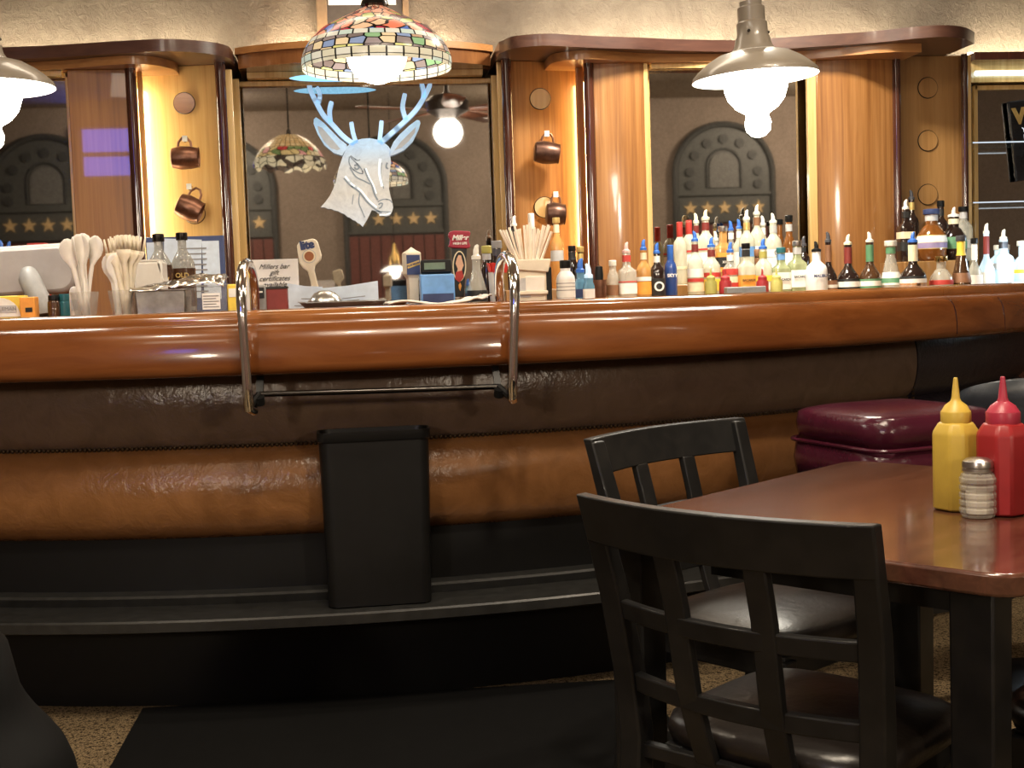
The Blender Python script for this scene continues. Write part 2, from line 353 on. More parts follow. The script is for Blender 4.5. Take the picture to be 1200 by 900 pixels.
    def strip(s, pts, w, y, t=.002):
        """flat drawn stroke in an upright plane; pts = (x, z), w may vary"""
        n = len(pts); ws = w if isinstance(w, (list, tuple)) else [w]*n; l = []; r = []
        for k in range(n):
            a = Vector(pts[max(k-1,0)]); b = Vector(pts[min(k+1,n-1)]); d = (b-a).normalized(); nn = Vector((-d.y, d.x))*ws[k]*.5
            l.append(Vector(pts[k])+nn); r.append(Vector(pts[k])-nn)
        for k in range(n-1):
            q = [l[k], l[k+1], r[k+1], r[k]]
            s.prism([(p.x, p.y) for p in q], y-t, y, 'Y')
        return s
    def build(s, name, mat, parent=None, loc=None, bev=0, flat=False, ang=40, sub=0, solid=0):
        me = bpy.data.meshes.new(name); me.from_pydata(s.v, [], s.f)
        if s.uv:
            ul = me.uv_layers.new(name='UVMap')
            for p in me.polygons:
                q = s.uv.get(p.index)
                if q:
                    for li, c in zip(p.loop_indices, q): ul.data[li].uv = c
        bm = bmesh.new(); bm.from_mesh(me); bmesh.ops.recalc_face_normals(bm, faces=bm.faces)
        bmesh.ops.remove_doubles(bm, verts=bm.verts, dist=1e-6); bm.to_mesh(me); bm.free()
        if not flat:
            me.polygons.foreach_set('use_smooth', [True]*len(me.polygons)); me.set_sharp_from_angle(angle=math.radians(ang))
        me.materials.append(M[mat] if isinstance(mat, str) else mat)
        o = bpy.data.objects.new(name, me); COL.objects.link(o)
        if parent: o.parent = parent
        if loc is not None: o.location = loc
        if solid: md = o.modifiers.new('solid', 'SOLIDIFY'); md.thickness = solid; md.offset = 0
        if bev:
            md = o.modifiers.new('bevel', 'BEVEL'); md.width = bev; md.segments = 2; md.limit_method = 'ANGLE'; md.angle_limit = math.radians(35)
            md.harden_normals = False
        if sub: md = o.modifiers.new('sub', 'SUBSURF'); md.levels = sub; md.render_levels = sub
        return o
def tag(o, label=None, cat=None, group=None, kind=None):
    if label: o['label'] = label
    if cat: o['category'] = cat
    if group: o['group'] = group
    if kind: o['kind'] = kind
    return o
def thing(name, label, cat, loc=(0,0,0), rz=0, group=None):
    o = bpy.data.objects.new(name, None); COL.objects.link(o); o.location = loc; o.rotation_euler = (0,0,rz)
    o.empty_display_size = .05
    return tag(o, label, cat, group)
def struct(o): o['kind'] = 'structure'; return o
def copy_tree(o, parent=None):
    c = o.copy(); COL.objects.link(c); c.parent = parent
    for ch in list(o.children): copy_tree(ch, c)
    return c
def text(body, size, mat, parent, loc, rot=(PI/2,0,0), shear=0, name='lettering', align='CENTER', bold=0):
    cu = bpy.data.curves.new(name, 'FONT'); cu.body = body; cu.size = size; cu.align_x = align; cu.align_y = 'CENTER'
    cu.shear = shear; cu.extrude = .0006; cu.offset = bold; cu.space_line = 1.0
    tmp = bpy.data.objects.new('tmp', cu); COL.objects.link(tmp); dg = bpy.context.evaluated_depsgraph_get(); dg.update()
    me = bpy.data.meshes.new_from_object(tmp.evaluated_get(dg)); me.name = name; bpy.data.objects.remove(tmp); bpy.data.curves.remove(cu)
    me.materials.clear(); me.materials.append(M[mat])
    o = bpy.data.objects.new(name, me); COL.objects.link(o); o.parent = parent; o.location = loc; o.rotation_euler = rot
    return o
# ------------------------------------------------------------------ the room
YW, YM, YO = 6.34, 6.20, -2.6
YM2 = 5.94        # plaster wall, mirror plane, wall opposite
HC, XL, XR = 3.29, -4.2, 5.6
struct(MB().box(((XL+XR)/2, 1.85, -.05), (XR-XL, 9.1, .1)).build('floor', 'carpet_speckled'))
struct(MB().box(((XL+XR)/2, 1.85, HC+.05), (XR-XL, 9.1, .1)).build('ceiling', 'ceiling_paint'))
struct(MB().box(((XL+XR)/2, YW+.05, HC/2), (XR-XL, .1, HC)).build('wall_back', 'plaster_tan'))
struct(MB().box(((XL+XR)/2, YO-.05, HC/2), (XR-XL, .1, HC)).build('wall_front', 'plaster_brown'))
struct(MB().box((XL-.05, 1.85, HC/2), (.1, 9.1, HC)).build('wall_left', 'plaster_brown'))
struct(MB().box((XR+.05, 1.85, HC/2), (.1, 9.1, HC)).build('wall_right', 'plaster_brown'))

# ------------------------------------------------------------------ arched panels on the wall opposite (seen in the mirrors)
def arch_outline(hw, z0, zs, rise, n=20):
    return [(-hw, z0), (hw, z0)] + [(hw*math.cos(PI*i/n), zs + rise*math.sin(PI*i/n)) for i in range(n+1)]
arch_where = ['leftmost', 'second', 'third', 'fourth', 'fifth', 'rightmost']
YR = 2*YM - YO
for i, px in enumerate((57, 262, 464, 655, 848, 1040)):
    ax = at(px, 250, YR if 200 < px < 600 else 2*YM2-YO).x
    a = thing('arched_wall_panel', 'dark arched wall panel with gold stars, reflected in the mirrors, %s of six' % arch_where[i], 'wall panel', (ax, YO, 0), 0, 'arched panels opposite the bar')
    hw = .575
    MB().prism(arch_outline(hw, .02, 2.42, .56), 0, .04, 'Y').build('backboard', 'arch_grey', a)
    fr = MB()
    path = [(-hw, .05, .02)] + [(hw*math.cos(PI-PI*k/24), .05, 2.42+.56*math.sin(PI*k/24)) for k in range(25)] + [(hw, .05, .02)]
    fr.tube(path, .035, 8); fr.build('arch_frame', 'arch_dark', a)
    b = MB(); b.box((0, .055, 2.19), (1.12, .03, .03)); b.box((0, .055, 1.88), (1.12, .03, .03)); b.build('cross_rail', 'arch_grey', a)
    MB().prism(arch_outline(.17, 2.26, 2.50, .16, 14), .04, .055, 'Y').build('inner_arch', 'arch_inset', a)
    rn = MB().tube([(-.2, .05, 2.26)] + [(.2*math.cos(PI-PI*k/14), .05, 2.50+.2*math.sin(PI*k/14)) for k in range(15)] + [(.2, .05, 2.26)], .013, 6); rn.build('inner_arch_frame', 'arch_dark', a)
    d = MB()
    for k in range(7):
        t = PI*(.02 + .96*k/6); d.lathe([(.052, 0), (.052, .022)], 18, (.40*math.cos(t), .04, 2.42+.40*math.sin(t)*.98), R=Matrix.Rotation(-PI/2, 3, 'X'))
    for sx in (-1, 1): d.lathe([(.052, 0), (.052, .022)], 18, (sx*.40, .04, 2.30), R=Matrix.Rotation(-PI/2, 3, 'X'))
    d.build('round_rosette', 'arch_dark', a)
    s = MB()
    for k in range(5):
        cx = -.40+.20*k
        s.prism([(cx+(.082 if q % 2 == 0 else .033)*math.sin(PI*q/5), 2.03+(.082 if q % 2 == 0 else .033)*math.cos(PI*q/5)) for q in range(10)], .04, .055, 'Y')
    s.build('gold_star', 'star_gold', a)
    p = MB()
    for k in range(9): p.box((-.5+.125*k, .05, .95), (.112, .03, 1.78))
    p.build('plank_panel', 'plank_red', a)

# ------------------------------------------------------------------ back counter and risers
XB0, XB1 = -3.0, 4.6
cb = thing('back_counter', 'long dark wooden back counter below the mirrors, holding the liquor bottles', 'counter', (0, 5.7, 0))
MB().box(((XB0+XB1)/2, 0, .505), (XB1-XB0, .94, 1.01)).build('cabinet_body', 'mahogany_dark', cb, bev=.005)
MB().box(((XB0+XB1)/2, -.07, 1.035), (XB1-XB0, 1.10, .05)).build('countertop', 'oak_dull', cb, bev=.008)
ZC = 1.06
def riser(label, px0, px1, y0, y1, z):
    x0, x1 = X(px0, y0, 320), X(px1, y0, 320)
    o = MB().box(((x0+x1)/2, (y0+y1)/2, (ZC+z)/2), (x1-x0, y1-y0, z-ZC)).build('bottle_riser', 'oak_dull', bev=.004)
    return tag(o, label, 'shelf')
ZR1, ZR2 = 1.15, 1.22
riser('low wooden step behind the front bottles, before the mirror right of centre', 790, 955, 5.60, 5.90, ZR1)
riser('wooden step lifting the back row of dark bottles at the right end', 1060, 1122, 5.55, 5.83, ZR2)

# ------------------------------------------------------------------ mirrors
ZT = Z(430, 84, YM)
def mirror(px0, px1, ztop, label, YM=YM):
    x0, x1 = X(px0, YM), X(px1, YM)
    t = thing('wall_mirror', label, 'mirror', ((x0+x1)/2, YM, ZC))
    w = x1-x0; h = ztop-ZC
    MB().box((0, .012, h/2), (w, .02, h)).build('mirror_glass', 'old_mirror', t)
    fr = MB(); fr.box((-w/2+.006, -.012, h/2), (.022, .03, h)); fr.box((w/2-.006, -.012, h/2), (.022, .03, h)); fr.box((0, -.012, h-.012), (w, .03, .024))
    fr.build('mirror_frame', 'gold_strip', t, bev=.004)
    return t
ZS = at(112, 77.5, 5.78).z; zs2 = at(720, 70.5, 5.78).z; zd0 = at(275, 81, 6.02).z
mirror(-70, 88, ZS-.002, 'tall mirror at the far left behind the white screen', YM2)
mirror(278, 584, zd0-.03, 'wide central mirror behind the etched white deer')
mirror(758, 952, zs2-.002, 'tall mirror between two oak pillars, behind the brightest bottles', YM2)
mirror(1140, 1320, Z(1170, 96, 6.1)-.003, 'mirror at the right end behind the glass shelves')

# ------------------------------------------------------------------ cornices, pillars, niches
ZC_B = at(190, 60, 5.66).z           # underside of the dark cornice
ZC_T = ZC_B + .052
def strip_plan(pts, z):               # pixels along a front lower edge -> plan curve at height z
    return [tuple(atz(x, y, z)[:2]) for x, y in pts]
def smooth(pts, n=5):
    out = []
    P = [pts[0]] + list(pts) + [pts[-1]]
    for i in range(1, len(P)-2):
        for k in range(n):
            t = k/n; a, b, c, d = [Vector(q) for q in P[i-1:i+3]]
            out.append(tuple(.5*((2*b)+(c-a)*t+(2*a-5*b+4*c-d)*t*t+(3*b-a-3*c+d)*t**3)))
    out.append(tuple(pts[-1])); return out
YP = 5.86
def cornice(parent, name, pts, z0, z1, mat, back=YW-.005, org=(0,0)):
    c = smooth(strip_plan(pts, z0))
    poly = [(x-org[0], y-org[1]) for x, y in c] + [(c[-1][0]-org[0], back-org[1]), (c[0][0]-org[0], back-org[1])]
    return MB().prism(poly, z0, z1).build(name, mat, parent, ang=50)
def post(parent, px, name='dark_post', Y=YP, r=.024, z1=None, mat='mahogany_dark', x=None):
    px = X(px, Y) if x is None else x
    return MB().lathe([(r, ZC), (r, z1 or ZC_B)], 16, (px, Y, 0)).build(name, mat, parent)
def panel(parent, name, px0, px1, Y, z1, mat, th=.03, Yr=None, bow=0):
    x0, x1 = X(px0, Y), X(px1, Yr or Y)
    b = MB(); y0, y1 = Y, Yr or Y
    if bow:
        f_ = [(x0+(x1-x0)*k/12, y0-bow*math.sin(PI*k/12)) for k in range(13)]; b.prism(f_+[(x1, y1+th), (x0, y0+th)], ZC, z1)
    else: b.prism([(x0, y0), (x1, y1), (x1, y1+th), (x0, y0+th)], ZC, z1)
    return b.build(name, mat, parent, bev=.003)
def plugs(parent, Y, spots, r, mat, ring='black_paint'):
    for px, py in spots:
        p = at(px, py, Y)
        MB().lathe([(r, 0), (r, .006)], 26, p, R=Matrix.Rotation(PI/2, 3, 'X')).build('round_plug', mat, parent)
        MB().tube([(p.x+r*math.cos(2*PI*k/28), Y-.001, p.z+r*math.sin(2*PI*k/28)) for k in range(28)], .0035, 6, True).build('plug_ring', ring, parent)
def lit_tube(parent, px, Y, mat):
    MB().lathe([(.012, ZC+.12), (.012, ZC_B-.10)], 10, (X(px, Y), Y, 0)).build('light_tube', mat, parent)

# left module
L = thing('bar_surround', 'oak pillar, lit niche and curved dark cornice left of the central mirror', 'woodwork')
cornice(L, 'dark_cornice', [(-90,79),(-40,74),(0,70),(50,68),(100,65),(150,62),(190,60),(222,61),(248,63.5),(262,66),(270,69)], ZC_B, ZC_T, 'cornice_dark')
ZS = at(112, 77.5, 5.78).z
cornice(L, 'light_cornice', [(-90,92),(-40,88.5),(0,85),(77,80.5),(112,77.5),(144,75.3),(165,75),(187,77.3),(200,80.5),(206,83)], ZS, ZC_B-.001, 'cornice_light')
panel(L, 'pillar', 85, 155, YP, ZS, 'oak_red')
MB().box(((X(-90,5.97)+X(86,5.97))/2, 5.89, ZS-.012), (X(84,5.89)-X(-90,5.89), .03, .022)).build('gold_moulding', 'gold_strip', L)
post(L, 159, z1=ZS)
panel(L, 'niche_side_strip', 166, 172, 5.93, ZS, 'oak_light', .02)
YN = 6.06
panel(L, 'niche_panel', 160, 262, YN, ZC_B, 'oak_light', .02, 5.98)
plugs(L, 6.003, [(216, 121)], .046, 'cornice_light', 'cornice_dark'); plugs(L, 5.997, [(228, 250)], .046, 'oak_light', 'cornice_dark')
lit_tube(L, 160.5, 5.985, 'niche_tube')
post(L, 263.5, Y=5.95, r=.024)
panel(L, 'gold_moulding', 269, 277, 6.0, zd0-.004, 'gold_strip', .03); panel(L, 'gold_moulding', 277, 285, 6.10, zd0-.03, 'gold_strip', .05)
MB().tube([(p[0], p[1], ZC_T+.016) for p in [(x, max(y+.2, YW-.13)) for x, y in smooth(strip_plan([(-90,79),(0,70),(100,65),(190,60),(245,63)], ZC_B))]], .012, 8).build('cove_light', 'cove_strip', L)

# centre drum above the mirror
D = thing('drum_canopy', 'bowed two-band wooden canopy above the central mirror, behind the stained glass lamp', 'canopy')
zd0 = at(275, 81, 6.02).z; zdm = zd0 + .062; zd1 = at(275, 56, 6.0).z
xc0, xc1 = X(273, 6.02, 80)+.024, X(578, 6.02, 80)-.012
def bow(off):
    c = [(xc0 - off + (xc1-xc0+2*off)*k/24, 6.02 - off - .19*math.sin(PI*k/24)**.8) for k in range(25)]
    return [(c[0][0], YW-.005)] + c + [(c[-1][0], YW-.005)]
MB().prism(bow(0), zd0, zdm).build('lower_band', 'drum_wood', D, ang=50)
MB().prism(bow(.012), zdm, zd1).build('upper_band', 'cornice_light', D, ang=50)
MB().box(((xc0+xc1)/2, 6.14, zd0-.014), (xc1-xc0-.06, .08, .026)).build('gold_moulding', 'gold_strip', D)
MB().tube([(xc0+.1, 6.24, zd1+.016), (xc1-.1, 6.24, zd1+.016)], .012, 8).build('cove_light', 'cove_strip', D)
bl = at(385, 86, 6.0)
o = MB().sphere((0,0,0), .2, 28, 8, (1, .45, .05)).build('blue_lamp', 'blue_tube', D, (bl.x+.02, 6.02, zd0-.045))

# right module
R_ = thing('bar_surround', 'two oak pillars and two niches under a long wavy cornice, right of centre', 'woodwork')
cp = [(585,63),(590,61),(600,57),(620,54.5),(645,53.5),(695,56),(745,57.5),(795,59.5),(865,60.5),(900,58.5),(967,54),(1020,50.5),(1075,45),(1107,43.3),(1130,45.5),(1142,51)]
cornice(R_, 'dark_cornice', cp, ZC_B, ZC_T, 'cornice_dark')
sp_ = [(642,77.5),(647,74),(655,72),(677,69.7),(700,69.5),(757,72.5),(820,73),(880,72.5),(936,70),(957,68.5),(1000,64.5),(1045,61),(1080,61)]
zs2 = at(720, 70.5, 5.78).z
cornice(R_, 'light_cornice', sp_, zs2, ZC_B-.001, 'cornice_light')
panel(R_, 'pillar', 698, 759, YP, zs2, 'oak_pillar', bow=.012)
MB().box(((X(760,5.95)+X(950,5.95))/2, 5.89, zs2-.012), (X(950,5.89)-X(762,5.89), .03, .022)).build('gold_moulding', 'gold_strip', R_)
if 1: pass; panel(R_, 'gold_moulding', 757, 762, YP-.004, zs2, 'gold_strip', .03)
post(R_, 693, z1=zs2)
panel(R_, 'niche_side_strip', 678, 687, 5.95, zs2, 'oak_pillar', .02)
panel(R_, 'niche_panel', 600, 692, 5.98, ZC_B, 'oak_pillar', .02, 6.07)
plugs(R_, 5.995, [(633, 116), (638, 243)], .047, 'oak_light')
lit_tube(R_, 689.5, 6.0, 'niche_tube_warm')
post(R_, 597, Y=5.95); panel(R_, 'gold_moulding', 586, 592, 6.0, ZC_B, 'gold_strip', .03); panel(R_, 'gold_moulding', 579, 586, 6.10, zd0-.03, 'gold_strip', .05)
panel(R_, 'pillar', 958, 1049, YP, zs2, 'oak_pillar', bow=.03)
if 1: pass; panel(R_, 'gold_moulding', 948, 958, YP-.004, zs2, 'gold_strip', .03)
post(R_, 1051.5, z1=zs2, r=.02)
panel(R_, 'niche_panel', 1050, 1130, 6.0, ZC_B, 'oak_dull', .02)
plugs(R_, 5.998, [(1087, 103), (1087, 165), (1087, 228)], .048, 'oak_dull')
post(R_, 1131, Y=5.97, r=.016); panel(R_, 'gold_moulding', 1134, 1139, 5.985, ZC_B, 'gold_strip', .04)
cpl = smooth(strip_plan(cp[4:], ZC_B))
MB().tube([(x, max(y+.2, YW-.13), ZC_T+.016) for x, y in cpl][:-6], .012, 8).build('cove_light', 'cove_strip', R_)

# right-end shelving
E = thing('mirror_head_trim', 'dark and gold header over the right end mirror', 'trim')
x0, x1 = X(1139, 6.1, 80), X(1330, 6.1, 80)
za, zb, zcx = Z(1170, 62, 6.1), Z(1170, 71, 6.1), Z(1170, 95, 6.1)
MB().box(((x0+x1)/2, 6.2, (za+zb)/2), (x1-x0, .26, za-zb)).build('dark_board', 'mahogany_dark', E)
MB().box(((x0+x1)/2, 6.23, (zb+zcx)/2), (x1-x0, .2, zb-zcx)).build('gold_board', 'gold_strip', E)
MB().tube([(x0+.02, 6.105, (zb*.4+zcx*.6)), (x1, 6.105, (zb*.4+zcx*.6))], .012, 8).build('light_tube', 'cool_tube', E)
MB().tube([(x0+.05, 6.24, za+.016), (x1, 6.24, za+.016)], .012, 8).build('cove_light', 'cove_strip', E)
for py, w in ((167, 'upper'), (237, 'lower')):
    z = Z(1165, py, 5.95); xa, xb = X(1139, 5.95), X(1330, 5.95)
    t = thing('glass_shelf', '', 'shelf', ((xa+xb)/2, 6.06, z)); MB().box((0,0,0), (xb-xa, .24, .006)).build('pane', 'shelf_glass', t); MB().box((0,-.1215,0), (xb-xa, .003, .006)).build('front_edge', 'shelf_edge_glow', t); tag(t, '%s of the two clear glass shelves across the right end mirror' % w, 'shelf')  # light caught by the front edge put in as a glowing strip
# slanted dark sign seen behind the glass shelves
sx = at(1193, 120, 6.16)
S = thing('hanging_sign', 'dark tilted sign with a large gold W behind the glass shelves', 'sign', (sx.x, 6.165, Z(1190, 165, 6.16)))
S.rotation_euler = (0, math.radians(-6), 0)
b_ = .0041
MB().box((.10, .01, 0), (.26, .02, .40)).build('sign_board', 'tv_black', S, bev=.006)
text('W', .105, 'gold_label', S, (.045, -.002, .118), bold=.006)
text('YOU\nRED', .036, 'screen_text', S, (.065, -.002, .032), name='small_lettering')

# picture frame high on the plaster
fx0, fx1 = X(371, YW, 10), X(478, YW, 10); zl, zt = Z(430, 47, YW), Z(430, -60, YW)
P_ = thing('picture_frame', 'brown-framed dark board with pale notice, high above the stained glass lamp', 'picture', ((fx0+fx1)/2, YW-.015, zl))
w, h = fx1-fx0, zt-zl
MB().box((0, 0, h/2), (w-.06, .02, h-.02)).build('board', 'board_dark', P_)
f_ = MB(); f_.box((-w/2+.025, -.006, h/2), (.05, .03, h)); f_.box((w/2-.012, -.006, h/2), (.03, .03, h)); f_.box((0, -.006, h), (w, .03, .03)); f_.build('frame', 'frame_brown', P_, bev=.004)
MB().box((.0, -.012, Z(430, 7, YW)-zl+.13), (X(465, YW, 5)-X(386, YW, 5), .004, .26)).build('notice_paper', 'paper_white', P_)

# ------------------------------------------------------------------ etched deer on the mirror
YD = YM-.022
def dc(p): q = at(340+p[0]/4.285, 60+p[1]/4.285, YD); return (q.x, q.z)
deer = thing('etched_deer', 'white and blue etched glass deer head with antlers on the central mirror', 'etched deer', (0, YD, 0))
head = [(285,480),(305,462),(330,448),(360,440),(400,437),(435,444),(462,455),(485,470),(497,482),(505,500),(503,525),(506,560),(501,600),(497,640),(496,690),(504,728),(514,762),(517,785),(512,806),(500,824),(480,829),(462,825),(440,812),(425,800),(410,797),(402,815),(385,848),(365,881),(348,866),(338,862),(328,852),(316,848),(300,836),(288,832),(272,818),(255,812),(240,803),(222,800),(205,792),(190,792),(172,784),(153,784),(178,756),(200,726),(216,692),(230,655),(238,615),(245,585),(255,556),(262,535),(272,512)]
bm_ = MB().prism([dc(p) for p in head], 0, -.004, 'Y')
for q in ([(285,483),(262,525),(220,512),(172,472),(138,416),(118,365),(119,342),(130,332),(150,345),(172,363),(210,402),(245,438),(285,470)],
          [(500,497),(520,455),(548,420),(600,372),(636,346),(650,348),(654,362),(645,395),(616,455),(572,498),(525,520),(498,528)]):
    bm_.prism([dc(p) for p in q], 0, -.004, 'Y')
def stroke(mb, pts, w, y=-.004, t=.0):
    mb.strip([dc(p) for p in [tuple(v) for v in smooth([Vector(p) for p in pts], 4)]], w, y, .002 if not t else t)
pk = mpp(YD)
ant = MB()
for pts, w in (([(322,468),(268,428),(212,368),(168,322),(132,258),(106,205),(95,168),(93,150)], 4.6), ([(140,262),(149,225),(141,195),(132,180)], 4.0),
               ([(203,358),(198,305),(203,272),(209,252)], 4.4), ([(332,462),(316,410),(307,355)], 4.2),
               ([(452,462),(520,402),(580,348),(632,294),(672,232),(698,180),(706,150)], 4.6), ([(668,236),(670,200),(660,160),(659,145)], 4.2),
               ([(582,346),(565,285),(572,235),(577,212)], 4.4), ([(448,460),(455,400),(459,348)], 4.2)):
    c = smooth([Vector(p) for p in pts], 4); n = len(c)
    ant.strip([dc(p) for p in c], [w*pk*(1.2 if k < n*.8 else 1.2*(1-.5*(k-n*.8)/(n*.2))) for k in range(n)], 0, .004)
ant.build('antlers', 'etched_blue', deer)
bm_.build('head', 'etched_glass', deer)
e_ = MB()
for q in ([(138,376),(160,384),(190,418),(222,455),(252,492),(236,498),(205,488),(170,452),(145,408)], [(522,500),(556,455),(600,412),(632,380),(626,410),(596,452),(560,484)]):
    MB().prism([dc(p) for p in q], -.004, -.006, 'Y').build('inner_ear', 'etched_ear', deer)
l_ = MB()
for pts, w in (([(298,530),(296,560),(312,590),(345,612),(366,612),(350,580),(322,552),(300,528)], 1.3), ([(303,525),(335,548),(352,545)], 1.4), ([(322,575),(336,572),(346,584),(334,594),(322,584)], 2.0),
               ([(300,585),(330,630),(372,652),(402,668)], 1.4), ([(372,590),(388,630),(410,672),(425,720),(440,748)], 2.0), ([(270,638),(300,672),(345,705),(385,755),(425,792),(460,812)], 1.8),
               ([(440,756),(470,744),(500,748),(512,762)], 1.2), ([(444,772),(452,764),(464,766),(458,782),(446,790)], 1.6), ([(350,712),(345,760),(360,800),(375,835)], 1.3), ([(318,720),(312,770)], .9), ([(460,560),(456,620),(470,690)], 1.2), ([(430,802),(465,806),(505,808)], 1.1), ([(488,560),(482,580),(492,592)], 2)):
    c = smooth([Vector(p) for p in pts], 4); l_.strip([dc(p) for p in c], w*pk, -.004, .0015)
l_.build('etched_lines', 'etched_line', deer)
h_ = MB()
for pts, w in (([(276,628),(310,668),(355,700),(395,750),(435,785)], 2.2), ([(380,588),(396,630),(418,672),(432,715)], 1.8), ([(452,540),(448,610),(462,680)], 3.0), ([(448,822),(480,822),(504,812)], 1.6)):
    c = smooth([Vector(p) for p in pts], 4); h_.strip([dc(p) for p in c], w*pk, -.0045, .0012)
h_.build('etched_highlights', 'etched_bright', deer)
# ------------------------------------------------------------------ the bar: a gentle arc bowing towards the room
BCX, RB = -.08, 3.75
BCY = 3.34 + RB
def bp(t, n, z): return Vector((BCX + (RB+n)*math.sin(t), BCY - (RB+n)*math.cos(t), z))
def bar_t(px, py, n):                 # arc angle where a sight line meets the bar at offset n
    d = ray(px, py); d2 = Vector((d.x, d.y)); o = Vector((EYE.x-BCX, EYE.y-BCY)); r = RB+n
    a = d2.dot(d2); b = 2*o.dot(d2); c = o.dot(o)-r*r; s = (-b-math.sqrt(max(0, b*b-4*a*c)))/(2*a)
    p = o + d2*s; return math.atan2(p.x, -p.y)
def bat(px, py, n):
    t = bar_t(px, py, n); d = ray(px, py); q = bp(t, n, 0); s = (q.y-EYE.y)/d.y; return EYE + d*s
T0, T1 = math.radians(-34), math.radians(50)
def sweep(name, prof, t0, t1, mat, parent, closed=True, seg=None, ang=40):
    seg = seg or max(2, int((t1-t0)/math.radians(1.1))); m = len(prof); vs = []; fs = []
    for k in range(seg+1):
        t = t0+(t1-t0)*k/seg
        vs += [bp(t, n, z) for n, z in prof]
    for k in range(seg):
        for i in range(m if closed else m-1):
            j = (i+1) % m; fs.append((k*m+i, k*m+j, (k+1)*m+j, (k+1)*m+i))
    if closed: fs += [tuple(range(m)), tuple(seg*m+i for i in range(m-1, -1, -1))]
    return MB().add(vs, fs).build(name, mat, parent, ang=ang)
ZBT = 1.108
BAR = thing('bar_counter', 'long curved bar with glossy red-brown wooden top and padded leather front', 'bar', (0, 0, 0))
ta, tb, tc_ = bar_t(1120, 360, 0), bar_t(1176, 360, 0), T1
nose = [(-.16,1.068),(-.075,1.084),(-.050,1.084),(-.034,1.080),(-.020,1.070),(-.009,1.055),(-.002,1.035),(.003,1.0),(.004,.972),(.001,.958),(-.006,.951),(-.02,.948),(-.16,.948)]
rail = [(-.24,1.08),(-.24,1.108),(-.15,1.113),(-.118,1.1165),(-.100,1.113),(-.088,1.103),(-.085,1.092),(-.088,1.08)]
for a, b in ((T0, ta-.0005), (ta+.0005, tb-.0005), (tb+.0005, T1)):
    sweep('bar_nosing', nose, a, b, 'bar_wood', BAR)
ra, rb_ = bar_t(1101, 335, -.1), bar_t(1158, 335, -.1)
for a, b in ((T0, ra-.0006), (ra+.0006, rb_-.0006), (rb_+.0006, T1)):
    sweep('bar_edge_moulding', rail, a, b, 'bar_rail_wood', BAR)
sweep('bar_top', [(-.235,ZBT-.06),(-.235,ZBT),(-.80,ZBT),(-.80,ZBT-.06)], T0, T1-math.radians(6), 'bar_wood', BAR)
sweep('bar_core', [(-.31,.02),(-.31,ZBT-.065),(-.76,ZBT-.065),(-.76,.02)], T0, T1-math.radians(6), 'black_paint', BAR)
def bulge(z0, z1, n0, nb, k=12, p=.55):
    out = []
    for i in range(k+1):
        u = i/k; out.append((n0 + (nb-n0)*(math.sin(PI*u)**p), z0+(z1-z0)*u))
    return out + [(-.33, z1), (-.33, z0)]
tp = bar_t(1071, 430, -.24)
ZNAIL, ZPB = .738, .482
up = bulge(ZNAIL, .99, -.272, -.225); lo = bulge(ZPB, ZNAIL, -.268, -.205)
sweep('upper_pad', up, T0, tp-.001, 'leather_brown', BAR); sweep('lower_pad', lo, T0, tp-.001, 'leather_tan', BAR)
sweep('upper_pad', up, tp+.001, T1, 'leather_navy', BAR); sweep('lower_pad', lo, tp+.001, T1, 'leather_navy', BAR)
nl = MB()
t = T0
while t < tp:
    nl.sphere(bp(t, -.262, ZNAIL), .0062, 7, 4); t += .0145/RB
z = ZPB+.01
while z < .94: nl.sphere(bp(tp, -.245 + (.02*math.sin(PI*(z-ZPB)/(ZNAIL-ZPB)) if z < ZNAIL else .0), z), .006, 7, 4); z += .0145
nl.build('nailhead_trim', 'nail_bronze', BAR)
sweep('base_panel', [(-.30,.30),(-.272,.30),(-.272,.49),(-.30,.49)], T0, T1, 'black_paint', BAR)
sweep('ledge_back_strip', [(-.30,.28),(-.225,.28),(-.205,.327),(-.212,.333),(-.30,.333)], T0, T1, 'ledge_grey', BAR)
sweep('foot_ledge', [(-.31,.268),(-.055,.268),(-.05,.272),(-.05,.297),(-.055,.302),(-.31,.304)], T0, T1, 'ledge_grey', BAR)
sweep('kick_board', [(-.31,.0),(-.28,.0),(-.272,.07),(-.272,.268),(-.31,.268)], T0, T1, 'black_paint', BAR)
se = MB()
for t_ in (ta, tb):
    se.bar([bp(t_, .0035, .962), bp(t_, .0035, 1.0), bp(t_, -.001, 1.035), bp(t_, -.008, 1.055), bp(t_, -.019, 1.071)], .0026, .004, (math.cos(t_), math.sin(t_), 0), (math.sin(t_), -math.cos(t_), 0))
se.build('joint_line', 'mahogany_dark', BAR)
BAR_END = BAR

# chrome service rails gripping the bar edge
SR = thing('service_rail', 'pair of chrome hoops over the bar edge joined by a dark towel rod', 'rail')
def hoop(px_top, px_bot, pyb, px_back):
    t1 = bar_t(px_top, 360, .05); t0 = bar_t(px_bot, pyb, .05); tk = bar_t(px_back, 345, -.30)
    zb = bat(px_bot, pyb, .05).z + .01; za = 1.235
    pts = [bp(t0+.002, .02, zb+.004), bp(t0, .045, zb+.012), bp(t0, .05, zb+.04)]
    for k in range(1, 7): pts.append(bp(t0+(t1-t0)*k/6, .05, zb+.04+(1.10-zb-.04)*k/6))
    for k in range(1, 17):
        a = PI*k/16; n = -.125+.175*math.cos(a); z = 1.10+.013*k/16+.135*math.sin(a)**.8
        pts.append(bp(t1+(tk-t1)*k/16, n, z))
    MB().tube(pts, .0135, 14).build('chrome_hoop', 'chrome', SR)
    return t0
h1 = hoop(283.5, 292, 489, 298); h2 = hoop(603, 601, 475, 586)
tr0, tr1 = bar_t(304, 462, .0), bar_t(584, 453, .0)
zr0, zr1 = bat(304, 462, 0).z, bat(584, 453, 0).z
